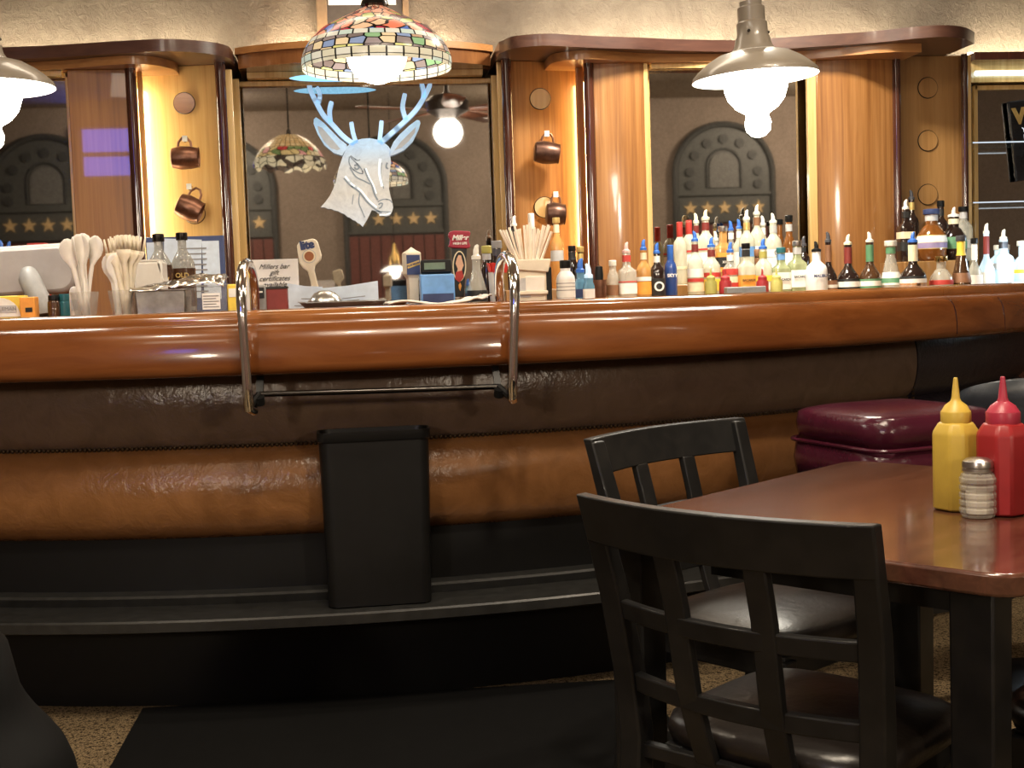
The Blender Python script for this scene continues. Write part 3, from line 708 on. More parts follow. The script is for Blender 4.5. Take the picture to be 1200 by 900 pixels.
MB().tube([bp(tr0+(tr1-tr0)*k/16, -.0, zr0+(zr1-zr0)*k/16) for k in range(17)], .0075, 10).build('towel_rod', 'dark_steel', SR)
for t, z, hh in ((tr0, zr0, h1), (tr1, zr1, h2)):
    b = MB(); b.bar([bp(t, -.035, .945), bp(t, -.02, z+.03), bp(t, -.0, z-.012)], .018, .012); b.tube([bp(t, 0, z), bp(hh, .035, z-.03)], .009, 8)
    b.tube([bp(t, .002, z-.025), bp(t, .012, z-.005)], .014, 10)
    b.build('rod_bracket', 'black_plastic', SR)

# bin standing on the ledge
tcx = bar_t(437, 600, -.11)
c = bp(tcx, 0, 0); tcx += .003; TB = thing('trash_bin', 'black plastic slim trash bin on the foot ledge against the padded bar front', 'trash bin', bp(tcx, -.150, .306), tcx)
w1, w0, hgt = .305, .280, .475
ring = lambda w, d, z, r=.03: [(sx*(w/2-r)+r*math.cos(a), sy*(d/2-r)+r*math.sin(a), z) for sx, sy, a0 in ((1,1,0),(-1,1,PI/2),(-1,-1,PI),(1,-1,3*PI/2)) for a in [a0+PI/2*k/5 for k in range(6)]]
def loft(rings, cap0=True, cap1=True):
    m = MB(); n = len(rings[0]); vs = [p for r in rings for p in r]; fs = []
    for k in range(len(rings)-1):
        for i in range(n): fs.append((k*n+i, k*n+(i+1) % n, (k+1)*n+(i+1) % n, (k+1)*n+i))
    if cap0: fs.append(tuple(range(n)))
    if cap1: fs.append(tuple((len(rings)-1)*n+i for i in range(n-1, -1, -1)))
    return m.add(vs, fs)
d0, d1 = .10, .118
loft([ring(w0, d0, 0), ring(w1-.009, d1-.006, hgt-.03), ring(w1-.009, d1-.006, hgt-.025), ring(w1-.016, d1-.012, hgt-.022), ring(w1-.03, d1-.02, .02)], True, True).build('bin_body', 'black_plastic', TB)
loft([ring(w1-.006, d1-.002, hgt-.027), ring(w1, d1+.002, hgt-.024), ring(w1, d1+.002, hgt), ring(w1-.012, d1-.010, hgt), ring(w1-.02, d1-.018, hgt-.024)], False, False).build('bin_rim', 'black_plastic', TB)

# ------------------------------------------------------------------ things standing on the bar
def on_bar(px, n):                     # foot point on the bar top
    t = bar_t(px, 350, n); p = bp(t, n, ZBT+.001); return p, t
def dimx(px0, px1, p): return (px1-px0)/F*(EYE-p).length
def zb(px, py, p): return at(px, py, p.y).z
# white screen on a grey arm
p, t = on_bar(28, -.62)
PT = thing('bar_screen', 'back of a white flat screen on a slanted grey arm, left bar end', 'screen', p)
q0, q1 = at(-60, 352, p.y), at(88, 289, p.y)
wd, hg = q1.x-q0.x, q1.z-Z(40, 347, p.y)
rr = .05; rc = [(sx*(wd/2-rr)+rr*math.cos(a), sy*(hg/2-rr)+rr*math.sin(a)) for sx, sy, a0 in ((1,1,0),(-1,1,PI/2),(-1,-1,PI),(1,-1,3*PI/2)) for a in [a0+PI/2*k/6 for k in range(7)]]
cx = (q0.x+q1.x)/2-p.x; cz = Z(40, 347, p.y)+hg/2-p.z
sc_ = MB().prism(rc, -.02, .02, 'Y'); o = sc_.build('screen_shell', 'shell_grey', PT, (cx, 0, cz), bev=.012); o.rotation_euler = (math.radians(-8), math.radians(-2), 0)
o = MB().prism([(x*1.0, z*1.0) for x, z in rc], .02, .034, 'Y').build('screen_rim', 'white_plastic', PT, (cx, 0, cz+.012)); o.rotation_euler = (math.radians(-8), math.radians(-2), 0)
a0, a1 = at(53, 372, p.y-.12), at(34, 322, p.y-.08)
MB().tube([(a0.x-p.x, -.12, .008), (a0.x-p.x-.004, -.115, .034), ((a0.x+a1.x)/2-p.x, -.10, (a0.z+a1.z)/2-p.z), (a1.x-p.x, -.08, a1.z-p.z-.01), (a1.x-p.x-.006, -.06, a1.z-p.z+.008)], [.034, .034, .033, .032, .024], 18).build('support_arm', 'grey_plastic', PT)

def boxy(name, label, cat, px0, px1, pytop, n, mat, depth=None, bev=.004, h=None, group=None, taper=(1,1)):
    p, t = on_bar((px0+px1)/2, n); w = dimx(px0, px1, p); h = h or zb((px0+px1)/2, pytop, p)-p.z
    T = thing(name, label, cat, p, 0, group)
    return T, w, h, depth or w*.7
T, w, h, d = boxy('sweetener_box', 'white and yellow card box of packets under the white screen', 'box', -18, 27, 347, -.42, 'white_label')
MB().box((0,0,h/2), (w,.07,h)).build('carton', 'yellow_label', T, bev=.003)
MB().prism([(w*.46*math.cos(PI*k/12)-.002, h*.12+h*.8*math.sin(PI*k/12)) for k in range(13)], -.037, -.0352, 'Y').build('front_label', 'white_label', T)
MB().box((.0,-.038,h*.45), (w*.72,.002,h*.3)).build('name_panel', 'grey_label', T); text('GENTLEMAN', h*.22, 'ink_grey', T, (0,-.0395,h*.45))
T, w, h, d = boxy('spice_packet_box', 'small orange box beside the grey screen arm', 'box', 26, 42, 348, -.40, 'orange_label')
MB().box((0,0,h/2), (w,.05,h)).build('carton', 'orange_label', T, bev=.003); MB().box((w*.1,-.026,h*.42), (w*.45,.002,h*.2)).build('printed_mark', 'ink_black', T)
def jar(name, label, cat, px0, px1, pyt, n, mat, lid, lidmat, group=None, shoulder=.12):
    T, w, h, d = boxy(name, label, cat, px0, px1, pyt, n, mat, group=group); r = w/2
    hb = h*(1-lid)
    MB().lathe([(r*.94,0),(r,.004),(r,hb*(1-shoulder)),(r*.86,hb*.98),(r*.8,hb)], 22).build('body', mat, T)
    MB().lathe([(r*.84,hb-.001),(r*.86,hb+.002),(r*.86,h-.003),(r*.8,h)], 22).build('lid', lidmat, T)
    return T, r, h, hb
jar('spice_jar', 'dark brown jar with black lid right of the grey screen arm', 'jar', 56, 70, 346, -.45, 'brown_glass', .22, 'black_plastic')
jar('spice_jar', 'teal jar with matching lid between the dark jar and the white bottle', 'jar', 69, 84, 344.5, -.47, 'teal_plastic', .3, 'teal_plastic')
T, r, h, hb = jar('dispenser_bottle', 'small white rounded bottle left of the cup of plastic spoons', 'bottle', 82, 94, 335.5, -.38, 'white_plastic', .0, 'white_plastic', shoulder=.2) if 0 else (None,)*4
T, w, h, d = boxy('dispenser_bottle', 'small white rounded bottle left of the cup of plastic spoons', 'bottle', 82, 94, 335.5, -.38, 'white_plastic'); r = w/2
MB().lathe([(r*.9,0),(r,.005),(r,h*.75),(r*.9,h*.88),(r*.6,h*.97),(.0005,h)], 20).build('body', 'white_plastic', T)
MB().box((0,-r*.98,h*.4), (r*1.1,.003,h*.35)).build('label_panel', 'grey_label', T)

# cups of plastic cutlery
def cup(px0, px1, pyt, n, label):
    p, t = on_bar((px0+px1)/2, n); w = dimx(px0, px1, p); h = zb((px0+px1)/2, pyt, p)-p.z; r = w/2
    T = MB().lathe([(r*.72,0),(r*.75,.003),(r,h),(r*.97,h),(r*.72,.006),(.0005,.005)], 26).build('cutlery_cup', 'clear_plastic', loc=p); tag(T, label, 'cup', 'clear cups of cutlery'); return p, r, h
def spoon_mesh(kind):
    b = MB(); L_ = .165
    if kind == 'spoon':
        prof = [(-.05,.0055),(0,.005),(.05,.0042),(.085,.004),(.10,.008),(.115,.0135),(.13,.0155),(.145,.0145),(.158,.010),(.165,.003)]
    else:
        prof = [(-.05,.0055),(0,.005),(.05,.0042),(.085,.004),(.10,.008),(.112,.0125),(.125,.0135)]
    fn = lambda z: (.006*math.sin((z-.09)/.075*PI) if z > .09 else 0)
    vs = []; fs = []
    for z, hw in prof: vs += [(-hw, fn(z)+.0012-hw*.12, z), (0, fn(z)-.001, z), (hw, fn(z)+.0012-hw*.12, z)]
    for k in range(len(prof)-1):
        for i in range(2): a = k*3+i; fs.append((a, a+1, a+4, a+3))
    b.add(vs, fs)
    if kind == 'fork':
        for q in range(4):
            x = -.0105+.007*q
            b.add([(x-.0025,.006,.124),(x+.0025,.006,.124),(x+.0014,.004,.163),(x-.0014,.004,.163)], [(0,1,2,3)])
    return b
protos = {}
def cutlery(kind, p, x, y, lean_x, lean_y, rz, z, label, group, sc=1.0):
    if kind not in protos: o = spoon_mesh(kind).build('plastic_'+kind, 'cream_plastic' if kind == 'fork' else 'white_plastic', solid=.0016); protos[kind] = o
    else: o = protos[kind].copy(); COL.objects.link(o)
    o.location = (p.x+x, p.y+y, p.z+z); o.rotation_euler = (lean_y, lean_x, rz); o.scale = (sc*1.55, sc, sc); tag(o, label, kind, group)
p, r, h = cup(84, 115, 342, -.33, 'clear cup holding white plastic spoons, beside the white screen')
for k, (x, lx, ly, rz, z) in enumerate([(-.012,-.20,.05,.3,.052),(-.004,-.02,.12,.1,.062),(.002,.02,.02,-.2,.064),(.008,.06,-.05,.9,.060),(.013,.24,.02,-.4,.060),(.004,.03,-.10,1.3,.058),(-.006,-.06,-.12,2.0,.055),(.012,.10,.08,-.9,.060)]):
    cutlery('spoon', p, x*.6, (k % 3-1)*.006, lx, ly, rz, z, 'white plastic spoon standing bowl up in the left cutlery cup', 'plastic spoons in the left cup', 1.05)
p, r, h = cup(128, 164, 340, -.33, 'clear cup holding plastic forks, right of the cup of spoons')
for k, (x, lx, ly, rz, z) in enumerate([(-.012,-.16,.05,.2,.05),(-.006,-.08,.10,.1,.055),(.0,.0,.02,-.1,.058),(.004,.06,-.05,.3,.057),(.009,.12,.02,-.2,.054),(.013,.20,.06,.1,.055),(.004,.02,.12,-.3,.056),(.01,.09,-.09,.2,.058)]):
    cutlery('fork', p, x*.6+.006, (k % 3-1)*.007, lx, ly, rz, z, 'cream plastic fork standing tines up in the right cutlery cup', 'plastic forks in the right cup', 1.05)
for k, (x, lx, rz) in enumerate([(-.02,-.10,.1),(-.016,-.04,.5)]):
    cutlery('spoon', p, x, -.008*k, lx, .03, rz, .012, 'white plastic spoon at the left side of the cup of forks', 'spoons in the fork cup', 1.0)
# napkin box, foil pan, clear tub
T, w, h, d = boxy('napkin_box', 'white tapered napkin box behind the foil tray', 'napkin box', 163, 194, 307, -.55, 'napkin_white')
MB().box((0,0,h/2), (w,.10,h), tp=(1,1)).build('box_shell', 'white_plastic', T, bev=.006)
MB().prism([(-w*.5,h),(w*.32,h),(w*.5,h*.62),(w*.53,h*.62),(w*.36,h+.006),(-w*.5,h+.006)], -.05, .05, 'Y').build('sloped_lid', 'white_plastic', T)
T, w, h, d = boxy('steel_pan', 'square stainless steel pan under crumpled foil', 'pan', 164, 220, 340, -.36, 'pan_steel')
pn = MB(); pn.box((0,0,h/2), (w,.13,h), tp=(.95,.95)); pn.build('pan_wall', 'pan_steel', T, bev=.004)
MB().box((0,0,h), (w+.014,.144,.005)).build('pan_lip', 'pan_steel', T, bev=.002)
T, w, h, d = boxy('plastic_tub', 'translucent rectangular tub with a paper label, right of the steel pan', 'tub', 221, 268, 336, -.36, 'clear_plastic')
MB().box((0,0,h/2), (w,.12,h), tp=(.92,.92)).build('tub_body', 'clear_plastic', T, bev=.006); MB().box((0,0,h+.003), (w+.01,.13,.008)).build('tub_lid', 'clear_plastic', T, bev=.003)
MB().box((w*.12,-.0605,h*.45), (w*.42,.002,h*.6)).build('paper_label', 'paper_white', T); l_ = MB()
for k in range(5): l_.box((w*.12-(.004 if k % 2 else 0),-.062,h*(.25+.1*k)), (w*(.30 if k % 2 else .36),.001,h*.035))
l_.build('printed_lines', 'ink_grey', T)
p, t = on_bar(212, -.36)
p.z = zb(212, 340, p)+.004; w = dimx(163, 266, p)
def foilf(u, v):
    x = (u-.5)*w; lift = .030*max(0, min(1, (u-.05)*1.6))*(1 if u < .97 else .7)
    z = lift*(.55+.9*v*(1-.3*v)) + .004*math.sin(u*21+v*9)*math.sin(v*13+u*5) + .002*math.sin(u*37+1.3*v*20)
    if v < .12: z -= .010*(1-v/.12)
    return (x, (v-.5)*.15, z+.004)
tag(MB().grid(foilf, 60, 16).build('foil_sheet', 'foil', loc=p, ang=12, solid=.001), 'crumpled silver foil sheet covering the steel pan and tub', 'foil')
T, w, h, d = boxy('sauce_packet', 'yellow and white packet leaning left of the first chrome hoop', 'packet', 267, 279, 333, -.33, 'yellow_label')
o = MB().box((0,0,h/2), (w,.012,h)).build('wrapper', 'yellow_label', T, bev=.004); MB().box((0,-.0065,h*.7), (w*.7,.002,h*.3)).build('white_panel', 'white_label', T)

# gift certificate sign
T, w, h, d = boxy('counter_sign', 'white counter card with handwritten style gift certificate notice', 'sign', 290, 350, 304, -.52, 'paper_white')
o = MB().box((0,0,h/2), (w,.006,h)).build('card', 'paper_white', T, bev=.001)
b = MB(); b.box((0,.002,h-.002),(w+.004,.008,.004)); b.box((w/2,.002,h/2),(.004,.008,h)); b.build('card_holder', 'clear_plastic', T)
for k, s in enumerate(('Millers bar', 'gift', 'certificates', 'available')):
    text(s, h*.135, 'ink_black', T, (w*.04, -.0045, zb(322, (312.5, 319.5, 326.5, 333.5)[k], T.location)-T.location.z), shear=.5, bold=0)
T, w, h, d = boxy('cordless_phone', 'silver and black cordless phone standing in front of the gift certificate card', 'phone', 297.5, 312, 334, -.33, 'grey_plastic')
MB().box((0,0,h/2), (w,.022,h)).build('handset', 'grey_plastic', T, bev=.005); MB().box((.0,-.0115,h*.70), (w*.74,.002,h*.40)).build('display', 'ink_black', T); MB().box((.0,-.013,h*.74), (w*.5,.001,h*.06)).build('screen_line', 'white_label', T)
T, w, h, d = boxy('card_box', 'small dark maroon box between the phone and the papers', 'box', 312, 337, 338, -.36, 'dark_red_label')
MB().box((0,0,h/2), (w,.05,h)).build('carton', 'dark_red_label', T, bev=.003); MB().box((0,0,h+.002), (w+.004,.054,.006)).build('box_lid', 'black_label', T)
# papers leaning up
for k, (a, b_, yl, yr, lab) in enumerate([(338, 378, 332, 336, 'pale blue printed sheet propped at the left of the draught handle'), (374, 443, 338, 329, 'pale blue printed sheet propped behind the grey tray')]):
    p, t = on_bar((a+b_)/2, -.50); w = dimx(a, b_, p); zl, zr = zb(a, yl, p)-p.z, zb(b_, yr, p)-p.z
    T = thing('paper_sheet', lab, 'paper', p)
    MB().prism([(-w/2,.0),(w/2,.0),(w/2,zr),(0,(zl+zr)/2-.003),(-w/2,zl)], -.001, .001, 'Y').build('sheet', 'paper_blue', T)
    m_ = MB()
    for q in range(3): m_.box((w*(-.12+.1*q), -.0016, .012+.010*q), (w*.4, .0006, .002), ry=-.08 if k else .05)
    m_.build('printed_lines', 'ink_grey', T)
# tray with a silver spoon rest
p, t = on_bar(402, -.36); r = dimx(352, 452, p)/2
TR = MB().lathe([(r*.80,0),(r*.86,.003),(r*.97,.016),(r,.020),(r*.985,.0225),(r*.95,.018),(r*.84,.006),(.0005,.005)], 44).build('round_tray', 'tray_grey', loc=p); tag(TR, 'round grey serving tray lying on the bar below the draught handles', 'tray')
q, t = on_bar(381, -.38); w = dimx(360, 400, q)
tag(MB().lathe([(.0005,.034),(w*.16,.033),(w*.30,.027),(w*.42,.015),(w*.5,.004),(w*.5,.002),(.0005,.002)], 24).build('metal_lid', 'steel_brushed', loc=(q.x, q.y, q.z+.0205), ang=60), 'small dull silver dish cover on the grey tray', 'dish cover')

# draught handles
def handle_xz(pts, p): return [(at(x, y, p.y).x-p.x, at(x, y, p.y).z-p.z) for x, y in pts]
p, t = on_bar(372, -.70)
T = thing('beer_tap_handle', 'cream paddle draught handle lettered lite with a bronze round seal', 'tap handle', p)
pts = [(348,288),(351,283.5),(367,279.5),(371,281.5),(373,285),(377,299),(376,305),(369.5,311),(368.5,317),(374,339),(375,352),(367,353),(366.5,340),(361,318.5),(355,314),(351,308),(349,296)]
MB().prism(handle_xz(pts, p), -.014, .014, 'Y').build('paddle', 'cream_plastic', T, bev=.004)
tx = at(360, 287.5, p.y); text('lite', .034, 'navy_label', T, (tx.x-p.x, -.0155, tx.z-p.z), rot=(PI/2, -.16, 0), bold=.0022)
s_ = at(362.5, 300.5, p.y)-p
for r_, y_, mt in ((.0215, -.0146, 'grey_label'), (.019, -.0150, 'cream_label'), (.0145, -.0156, 'bronze_disc')):
    MB().lathe([(r_,0),(r_,.0012)], 24, (s_.x, y_, s_.z), R=Matrix.Rotation(PI/2, 3, 'X')).build('round_seal', mt, T)
MB().lathe([(.016,-.0),(.016,.03),(.010,.04)], 16, (at(371,350,p.y).x-p.x, 0, 0)).build('ferrule', 'chrome', T)
p, t = on_bar(484, -.70)
T = thing('beer_tap_handle', 'cream draught handle with pointed top and dark blue label', 'tap handle', p)
zt = lambda y: Z(484, y, p.y)-p.z; pm = mpp(p.y)
MB().lathe([(.021,0),(.021,zt(330)),(.022,zt(326)),(.034,zt(321)),(.034,zt(297)),(.030,zt(295.5)),(.020,zt(294)),(.0005,zt(289.5))], 4, R=Matrix.Rotation(PI/4+.25, 3, 'Z')).build('handle', 'cream_plastic', T, bev=.003, flat=True)
q0 = Matrix.Rotation(.25-PI/2+PI/2, 3, 'Z')
o = MB().box((-.002,-.0245,(zt(299)+zt(322))/2), (.043,.002,zt(299)-zt(322))).build('front_label', 'navy_label', T); o.rotation_euler = (0,0,.25)
o = MB().box((-.002,-.0260,zt(310)), (.043,.001,.014), ry=-.3).build('label_band', 'gold_label', T); o.rotation_euler = (0,0,.25)
o = text('BLUE MOON', .0075, 'navy_label', T, (-.009, -.0272, zt(310)), rot=(PI/2, -.3, 0), bold=.0003); o.rotation_euler = (PI/2, -.3, .25)
o.location = (.0045, -.0268, zt(310))
MB().lathe([(.026,0),(.026,.006),(.016,.012)], 16, (0,0,-.0005)).build('ferrule', 'chrome', T)
p, t = on_bar(539, -.70)
T = thing('beer_tap_handle', 'tall draught handle with red flared crest over a dark panel with a pale figure', 'tap handle', p)
cr = [(525,277),(526,272),(532,270.5),(544,271),(549.5,271),(551.5,273),(549,279),(549,284),(551,288),(550,291),(545,291.5),(531,291),(525,289.5),(526.5,286),(527.5,281)]
MB().prism(handle_xz(cr, p), -.016, .016, 'Y').build('crest', 'ketchup_cap', T, bev=.004)
MB().prism(handle_xz([(529,291),(547,291.5),(545,322),(543.5,348),(533,348),(531,322)], p), -.013, .013, 'Y').build('shaft', 'black_label', T, bev=.003)
ov = lambda cx, cy, a, b, k=22: handle_xz([(cx+a*math.cos(2*PI*i/k), cy+b*math.sin(2*PI*i/k)) for i in range(k)], p)
MB().prism(ov(538,312,8,18), -.0138, -.0132, 'Y').build('emblem_ground', 'cream_label', T); MB().prism(ov(538,312,6.6,16.5), -.0144, -.0139, 'Y').build('emblem_field', 'ink_black', T)
MB().prism(handle_xz([(535,303),(537,299),(540,299.5),(541,304),(543,311),(541,316),(542,326),(537,328),(534,324),(536,315),(533.5,309)], p), -.0152, -.0145, 'Y').build('emblem_figure', 'skin_print', T)
MB().prism(handle_xz([(534,319),(541,317),(543,325),(538,331),(533,327)], p), -.0156, -.0146, 'Y').build('emblem_skirt', 'red_label', T)
MB().prism(handle_xz([(537,334),(539,331),(540.5,335),(539,341),(537.5,338)], p), -.0145, -.0132, 'Y').build('emblem_tail', 'orange_label', T)
tx = at(538.5, 279, p.y)-p; text('Miller', .022, 'white_label', T, (tx.x, -.0175, tx.z), shear=.3, bold=.0008); tx = at(538.5, 285.5, p.y)-p; text('HIGH LIFE', .010, 'white_label', T, (tx.x, -.0175, tx.z), bold=.0004)
# register with display
T, w, h, d = boxy('cash_register', 'blue cash register with a small green display between two draught handles', 'register', 493, 532, 306, -.62, 'blue_panel')
z1 = zb(512, 322, T.location)-T.location.z
MB().prism([(-.06,0),(-.05,z1),(.05,z1+.004),(.06,0)], -w/2, w/2, 'X').build('register_body', 'blue_panel', T, bev=.004)
MB().box((0,.01,(z1+h)/2+.004), (w*.92,.03,h-z1), rx=-.1).build('display_head', 'black_plastic', T, bev=.004)
MB().box((-.005,-.0085,(z1+h)/2+.006), (w*.62,.003,(h-z1)*.5), rx=-.1).build('display_glass', 'lcd_green', T); MB().box((0,-.062,.02),(w*.9,.012,.03)).build('drawer_front', 'navy_label', T)
# white towel
p, t = on_bar(512, -.40); w = dimx(450, 570, p)
def tw(u, v): return ((u-.5)*w, (v-.5)*.16, .006+.006*math.sin(u*9)+(.014*max(0,u-.75)*4*(.5+.5*math.sin(u*40)))+.002*math.sin(v*20+u*14))
p.z += .004; o = MB().grid(tw, 40, 8).build('folded_towel', 'napkin_white', loc=p, solid=.004); o.rotation_euler = (0,0,t); tag(o, 'white folded cloth lying along the bar edge below the register', 'cloth')
# cup of red picks
T, w, h, d = boxy('pick_cup', 'grey cup packed with red plastic picks behind the second chrome hoop', 'cup', 573, 589, 319, -.50, 'grey_plastic'); r = w/2
MB().lathe([(r*.8,0),(r,h),(r*.94,h),(r*.76,.01),(.0005,.01)], 20).build('cup', 'grey_label', T)
pz = T.location.copy()
for k in range(12):
    a = k*2.4; lx = (.30*math.cos(a)); ly = .25*math.sin(a)
    b = MB().bar([(0,0,0),(0,0,.075)], .003, .0012).bar([(0,0,.066),(0,0,.094)], .020, .0016) if k == 0 else None
    if k == 0: pick = b.build('drink_pick', 'red_plastic')
    o = pick if k == 0 else pick.copy()
    if k: COL.objects.link(o)
    o.location = (pz.x+r*.30*math.cos(a), pz.y+r*.30*math.sin(a), pz.z+.030); o.rotation_euler = (-ly, lx, a); tag(o, 'flat red plastic pick in the grey cup', 'pick', 'red picks in the cup')
# napkin caddy with straws
p, t = on_bar(620, -.44); w = dimx(597, 643, p); hz = zb(620, 304, p)-p.z
T = thing('napkin_caddy', 'white plastic napkin caddy full of paper straws at the second chrome hoop', 'caddy', p)
MB().box((.0,0,hz*.5), (w*.80,.11,hz*.98)).build('caddy_body', 'cream_plastic', T, bev=.006)
MB().prism([(-w*.5,hz*.99),(-w*.44,hz*.76),(w*.44,hz*.68),(w*.52,hz*.99)], -.062, -.050, 'Y').build('straw_tray_front', 'cream_plastic', T, bev=.003)
MB().prism([(-w*.5,hz*.99),(-w*.44,hz*.76),(w*.44,hz*.68),(w*.52,hz*.99)], .050, .062, 'Y').build('straw_tray_back', 'cream_plastic', T, bev=.003)
MB().prism([(-w*.34+.0,hz*.12),(-w*.02,hz*.12),(-w*.02,hz*.44),(-w*.10,hz*.56),(-w*.25,hz*.56),(-w*.34,hz*.44)], -.0575, -.0551, 'Y').build('napkin_slot', 'grey_label', T)
MB().box((-.0,-.058,hz*.22), (w*.84,.012,.012)).build('napkin_ledge', 'cream_plastic', T, bev=.003)
tag(MB().box((0,0,0),(w*.5,.03,hz*.4)).build('paper_napkins', 'napkin_white', T, (.012, -.043, hz*.40), bev=.003))
for k in range(26):
    u = (k+.5)/26; lx = -.42+.86*u+random.uniform(-.05,.05); L_ = .105+.02*random.random()
    if k == 0: straw = MB().tube([(0,0,0),(0,0,.11)], .0034, 8).build('paper_straw', 'straw_paper')
    o = straw if k == 0 else straw.copy()
    if k: COL.objects.link(o)
    o.location = (p.x+w*(-.36+.74*u)*.85, p.y+random.uniform(-.035,.035), p.z+hz*.985-.006); o.rotation_euler = (random.uniform(-.12,.12), lx, 0); o.scale = (1,1,random.uniform(.85,1.12))
    tag(o, 'paper-wrapped straw fanning out of the napkin caddy', 'straw', 'paper straws in the napkin caddy')
T, w, h, d = boxy('black_holder', 'tall plain black box right of the napkin caddy', 'box', 633, 646.5, 313, -.40, 'black_plastic')
MB().box((0,0,h/2),(w,w*.9,h)).build('box_shell', 'black_plastic', T, bev=.003)
# ------------------------------------------------------------------ bottles
HS = []
def lab_z(z, bar_n, shape='std'): return z if bar_n is not None or z > .53 else ((.12+z*.62) if shape == 'long' else .17+z*.80)
def bottle(px, yt, w, Y, base, mat, label, cap=('spout','spout_clear'), neck=None, labs=(), txt=None, shape='std', cat='bottle', bar_n=None):
    if bar_n is not None:
        p, t = on_bar(px, bar_n); Y = p.y; base = p.z
    xm = at(px, 320, Y).x; z1 = Z(px, yt, Y); H = z1-base; r = w/2*(at(px, 300, Y)-EYE).length/F*1.06
    HS.append((px, round(H, 3), round(r*2, 3), xm, Y))
    T = thing('liquor_bottle', label, cat, (xm, Y, base))
    sp = {'spout': .044, 'cap': .018, 'long': .07, 'cork': .03, 'none': .002}[cap[0]]
    G = H-sp*(1 if cap[0] != 'long' else .08); rn = max(.0125, r*.40); sq = None; seg = 22
    if shape == 'std': prof = [(r*.9,0),(r,.006),(r,G*.63),(r*.965,G*.68),(r*.76,G*.735),(rn*1.2,G*.785),(rn,G*.82),(rn*.95,G*.985),(rn*1.12,G*.988),(rn*1.1,G)]
    elif shape == 'long': rn = max(.0115, r*.34); prof = [(r*.92,0),(r,.006),(r,G*.36),(r*.94,G*.43),(r*.68,G*.51),(rn*1.25,G*.58),(rn,G*.63),(rn,G*.985),(rn*1.1,G*.988),(rn*1.1,G)]
    elif shape == 'tall': prof = [(r*.92,0),(r,.006),(r,G*.63),(r*.9,G*.69),(rn*1.3,G*.75),(rn,G*.79),(rn,G)]
    elif shape == 'square': prof = [(r*.93,0),(r*.97,.005),(r*.97,G*.64),(r*.9,G*.68),(rn*1.2,G*.74),(rn,G*.78),(rn,G)]; sq = 7; seg = 28
    elif shape == 'flask': rn = r*.36; prof = [(r*.9,0),(r,.01),(r,G*.60),(r*.95,G*.68),(r*.66,G*.77),(rn*1.1,G*.84),(rn,G*.87),(rn,G)]
    elif shape == 'round': prof = [(r*.7,0),(r*.9,.012),(r,G*.24),(r*1.0,G*.42),(r*.92,G*.55),(r*.68,G*.66),(rn*1.4,G*.72),(rn,G*.76),(rn,G)]
    elif shape == 'dome': prof = [(r*.95,0),(r,.006),(r,G*.56),(r*.97,G*.64),(r*.86,G*.71),(r*.62,G*.76),(rn*1.15,G*.79),(rn,G*.82),(rn,G)]
    elif shape == 'cone': prof = [(r*.92,0),(r,.008),(r*.98,G*.28),(r*.62,G*.58),(rn*1.2,G*.72),(rn,G*.77),(rn,G)]
    elif shape == 'short': prof = [(r*.9,0),(r,.005),(r,G*.66),(r*.9,G*.74),(rn*1.5,G*.82),(rn*1.2,G*.86),(rn*1.2,G)]
    RR = Matrix.Diagonal(Vector((1, .78 if shape == 'flask' else 1, 1)))
    MB().lathe(prof, seg, R=RR, sq=None).build('glass_body', mat, T) if not sq else MB().lathe(prof, seg, sq=sq).build('glass_body', mat, T, ang=55)
    def shell(nm, z0, z1_, mt, k=1.012):
        def rad(z):
            for (ra, za), (rb2, zb_) in zip(prof, prof[1:]):
                if za <= z <= zb_: return ra+(rb2-ra)*(z-za)/max(1e-6, zb_-za)
            return prof[-1][0]
        zz = [G*(z0+(z1_-z0)*q/4) for q in range(5)]
        MB().lathe([(rad(z)*k+.0006, z) for z in zz], seg, R=RR if not sq else None, caps=False, sq=sq).build(nm, mt, T, ang=55)
    if neck: shell('neck_label', .66 if shape == 'long' else .835, .955, neck, 1.04)
    for lb in labs: shell('label_band', lab_z(lb[0], bar_n, shape), lab_z(lb[1], bar_n, shape), lb[2], 1.012+.006*(len(lb) > 3))
    if cap[0] == 'spout':
        c = MB().lathe([(rn*1.12,G),(rn*1.12,G+.010),(rn*.75,G+.013),(.008,G+.017)], 14)
        s0 = .6 if (int(px) % 2) else -.6
        c.tube([(0,0,G+.010),(0,0,G+.026),(-.004*s0,0,G+.038),(-.012*s0,0,H)], [.0095,.0088,.0070,.0035], 10); c.build('pour_spout', cap[1], T)
    elif cap[0] == 'cap': MB().lathe([(rn*1.3,G-.006),(rn*1.35,G-.004),(rn*1.35,H-.002),(rn*1.2,H)], 16).build('cap', cap[1], T)
    elif cap[0] == 'cork': MB().lathe([(rn*1.05,G-.002),(rn*1.2,G+.004),(rn*1.2,H-.003),(rn*1.0,H)], 16).build('stopper', cap[1], T)
    elif cap[0] == 'long': MB().lathe([(rn*1.10,H-sp),(rn*1.16,H-sp+.002),(rn*1.12,H-.002),(rn*.9,H)], 16).build('capsule', cap[1], T)
    if txt:
        for s, z, size, mt in txt:
            zz = G*lab_z(z, bar_n); yy = -r*(.79 if shape == 'flask' else 1)*1.03-.0015
            text(s, size, mt, T, (0, yy, zz), bold=size*.02)
    return T
S_, C_, Lg = 'spout', 'cap', 'long'
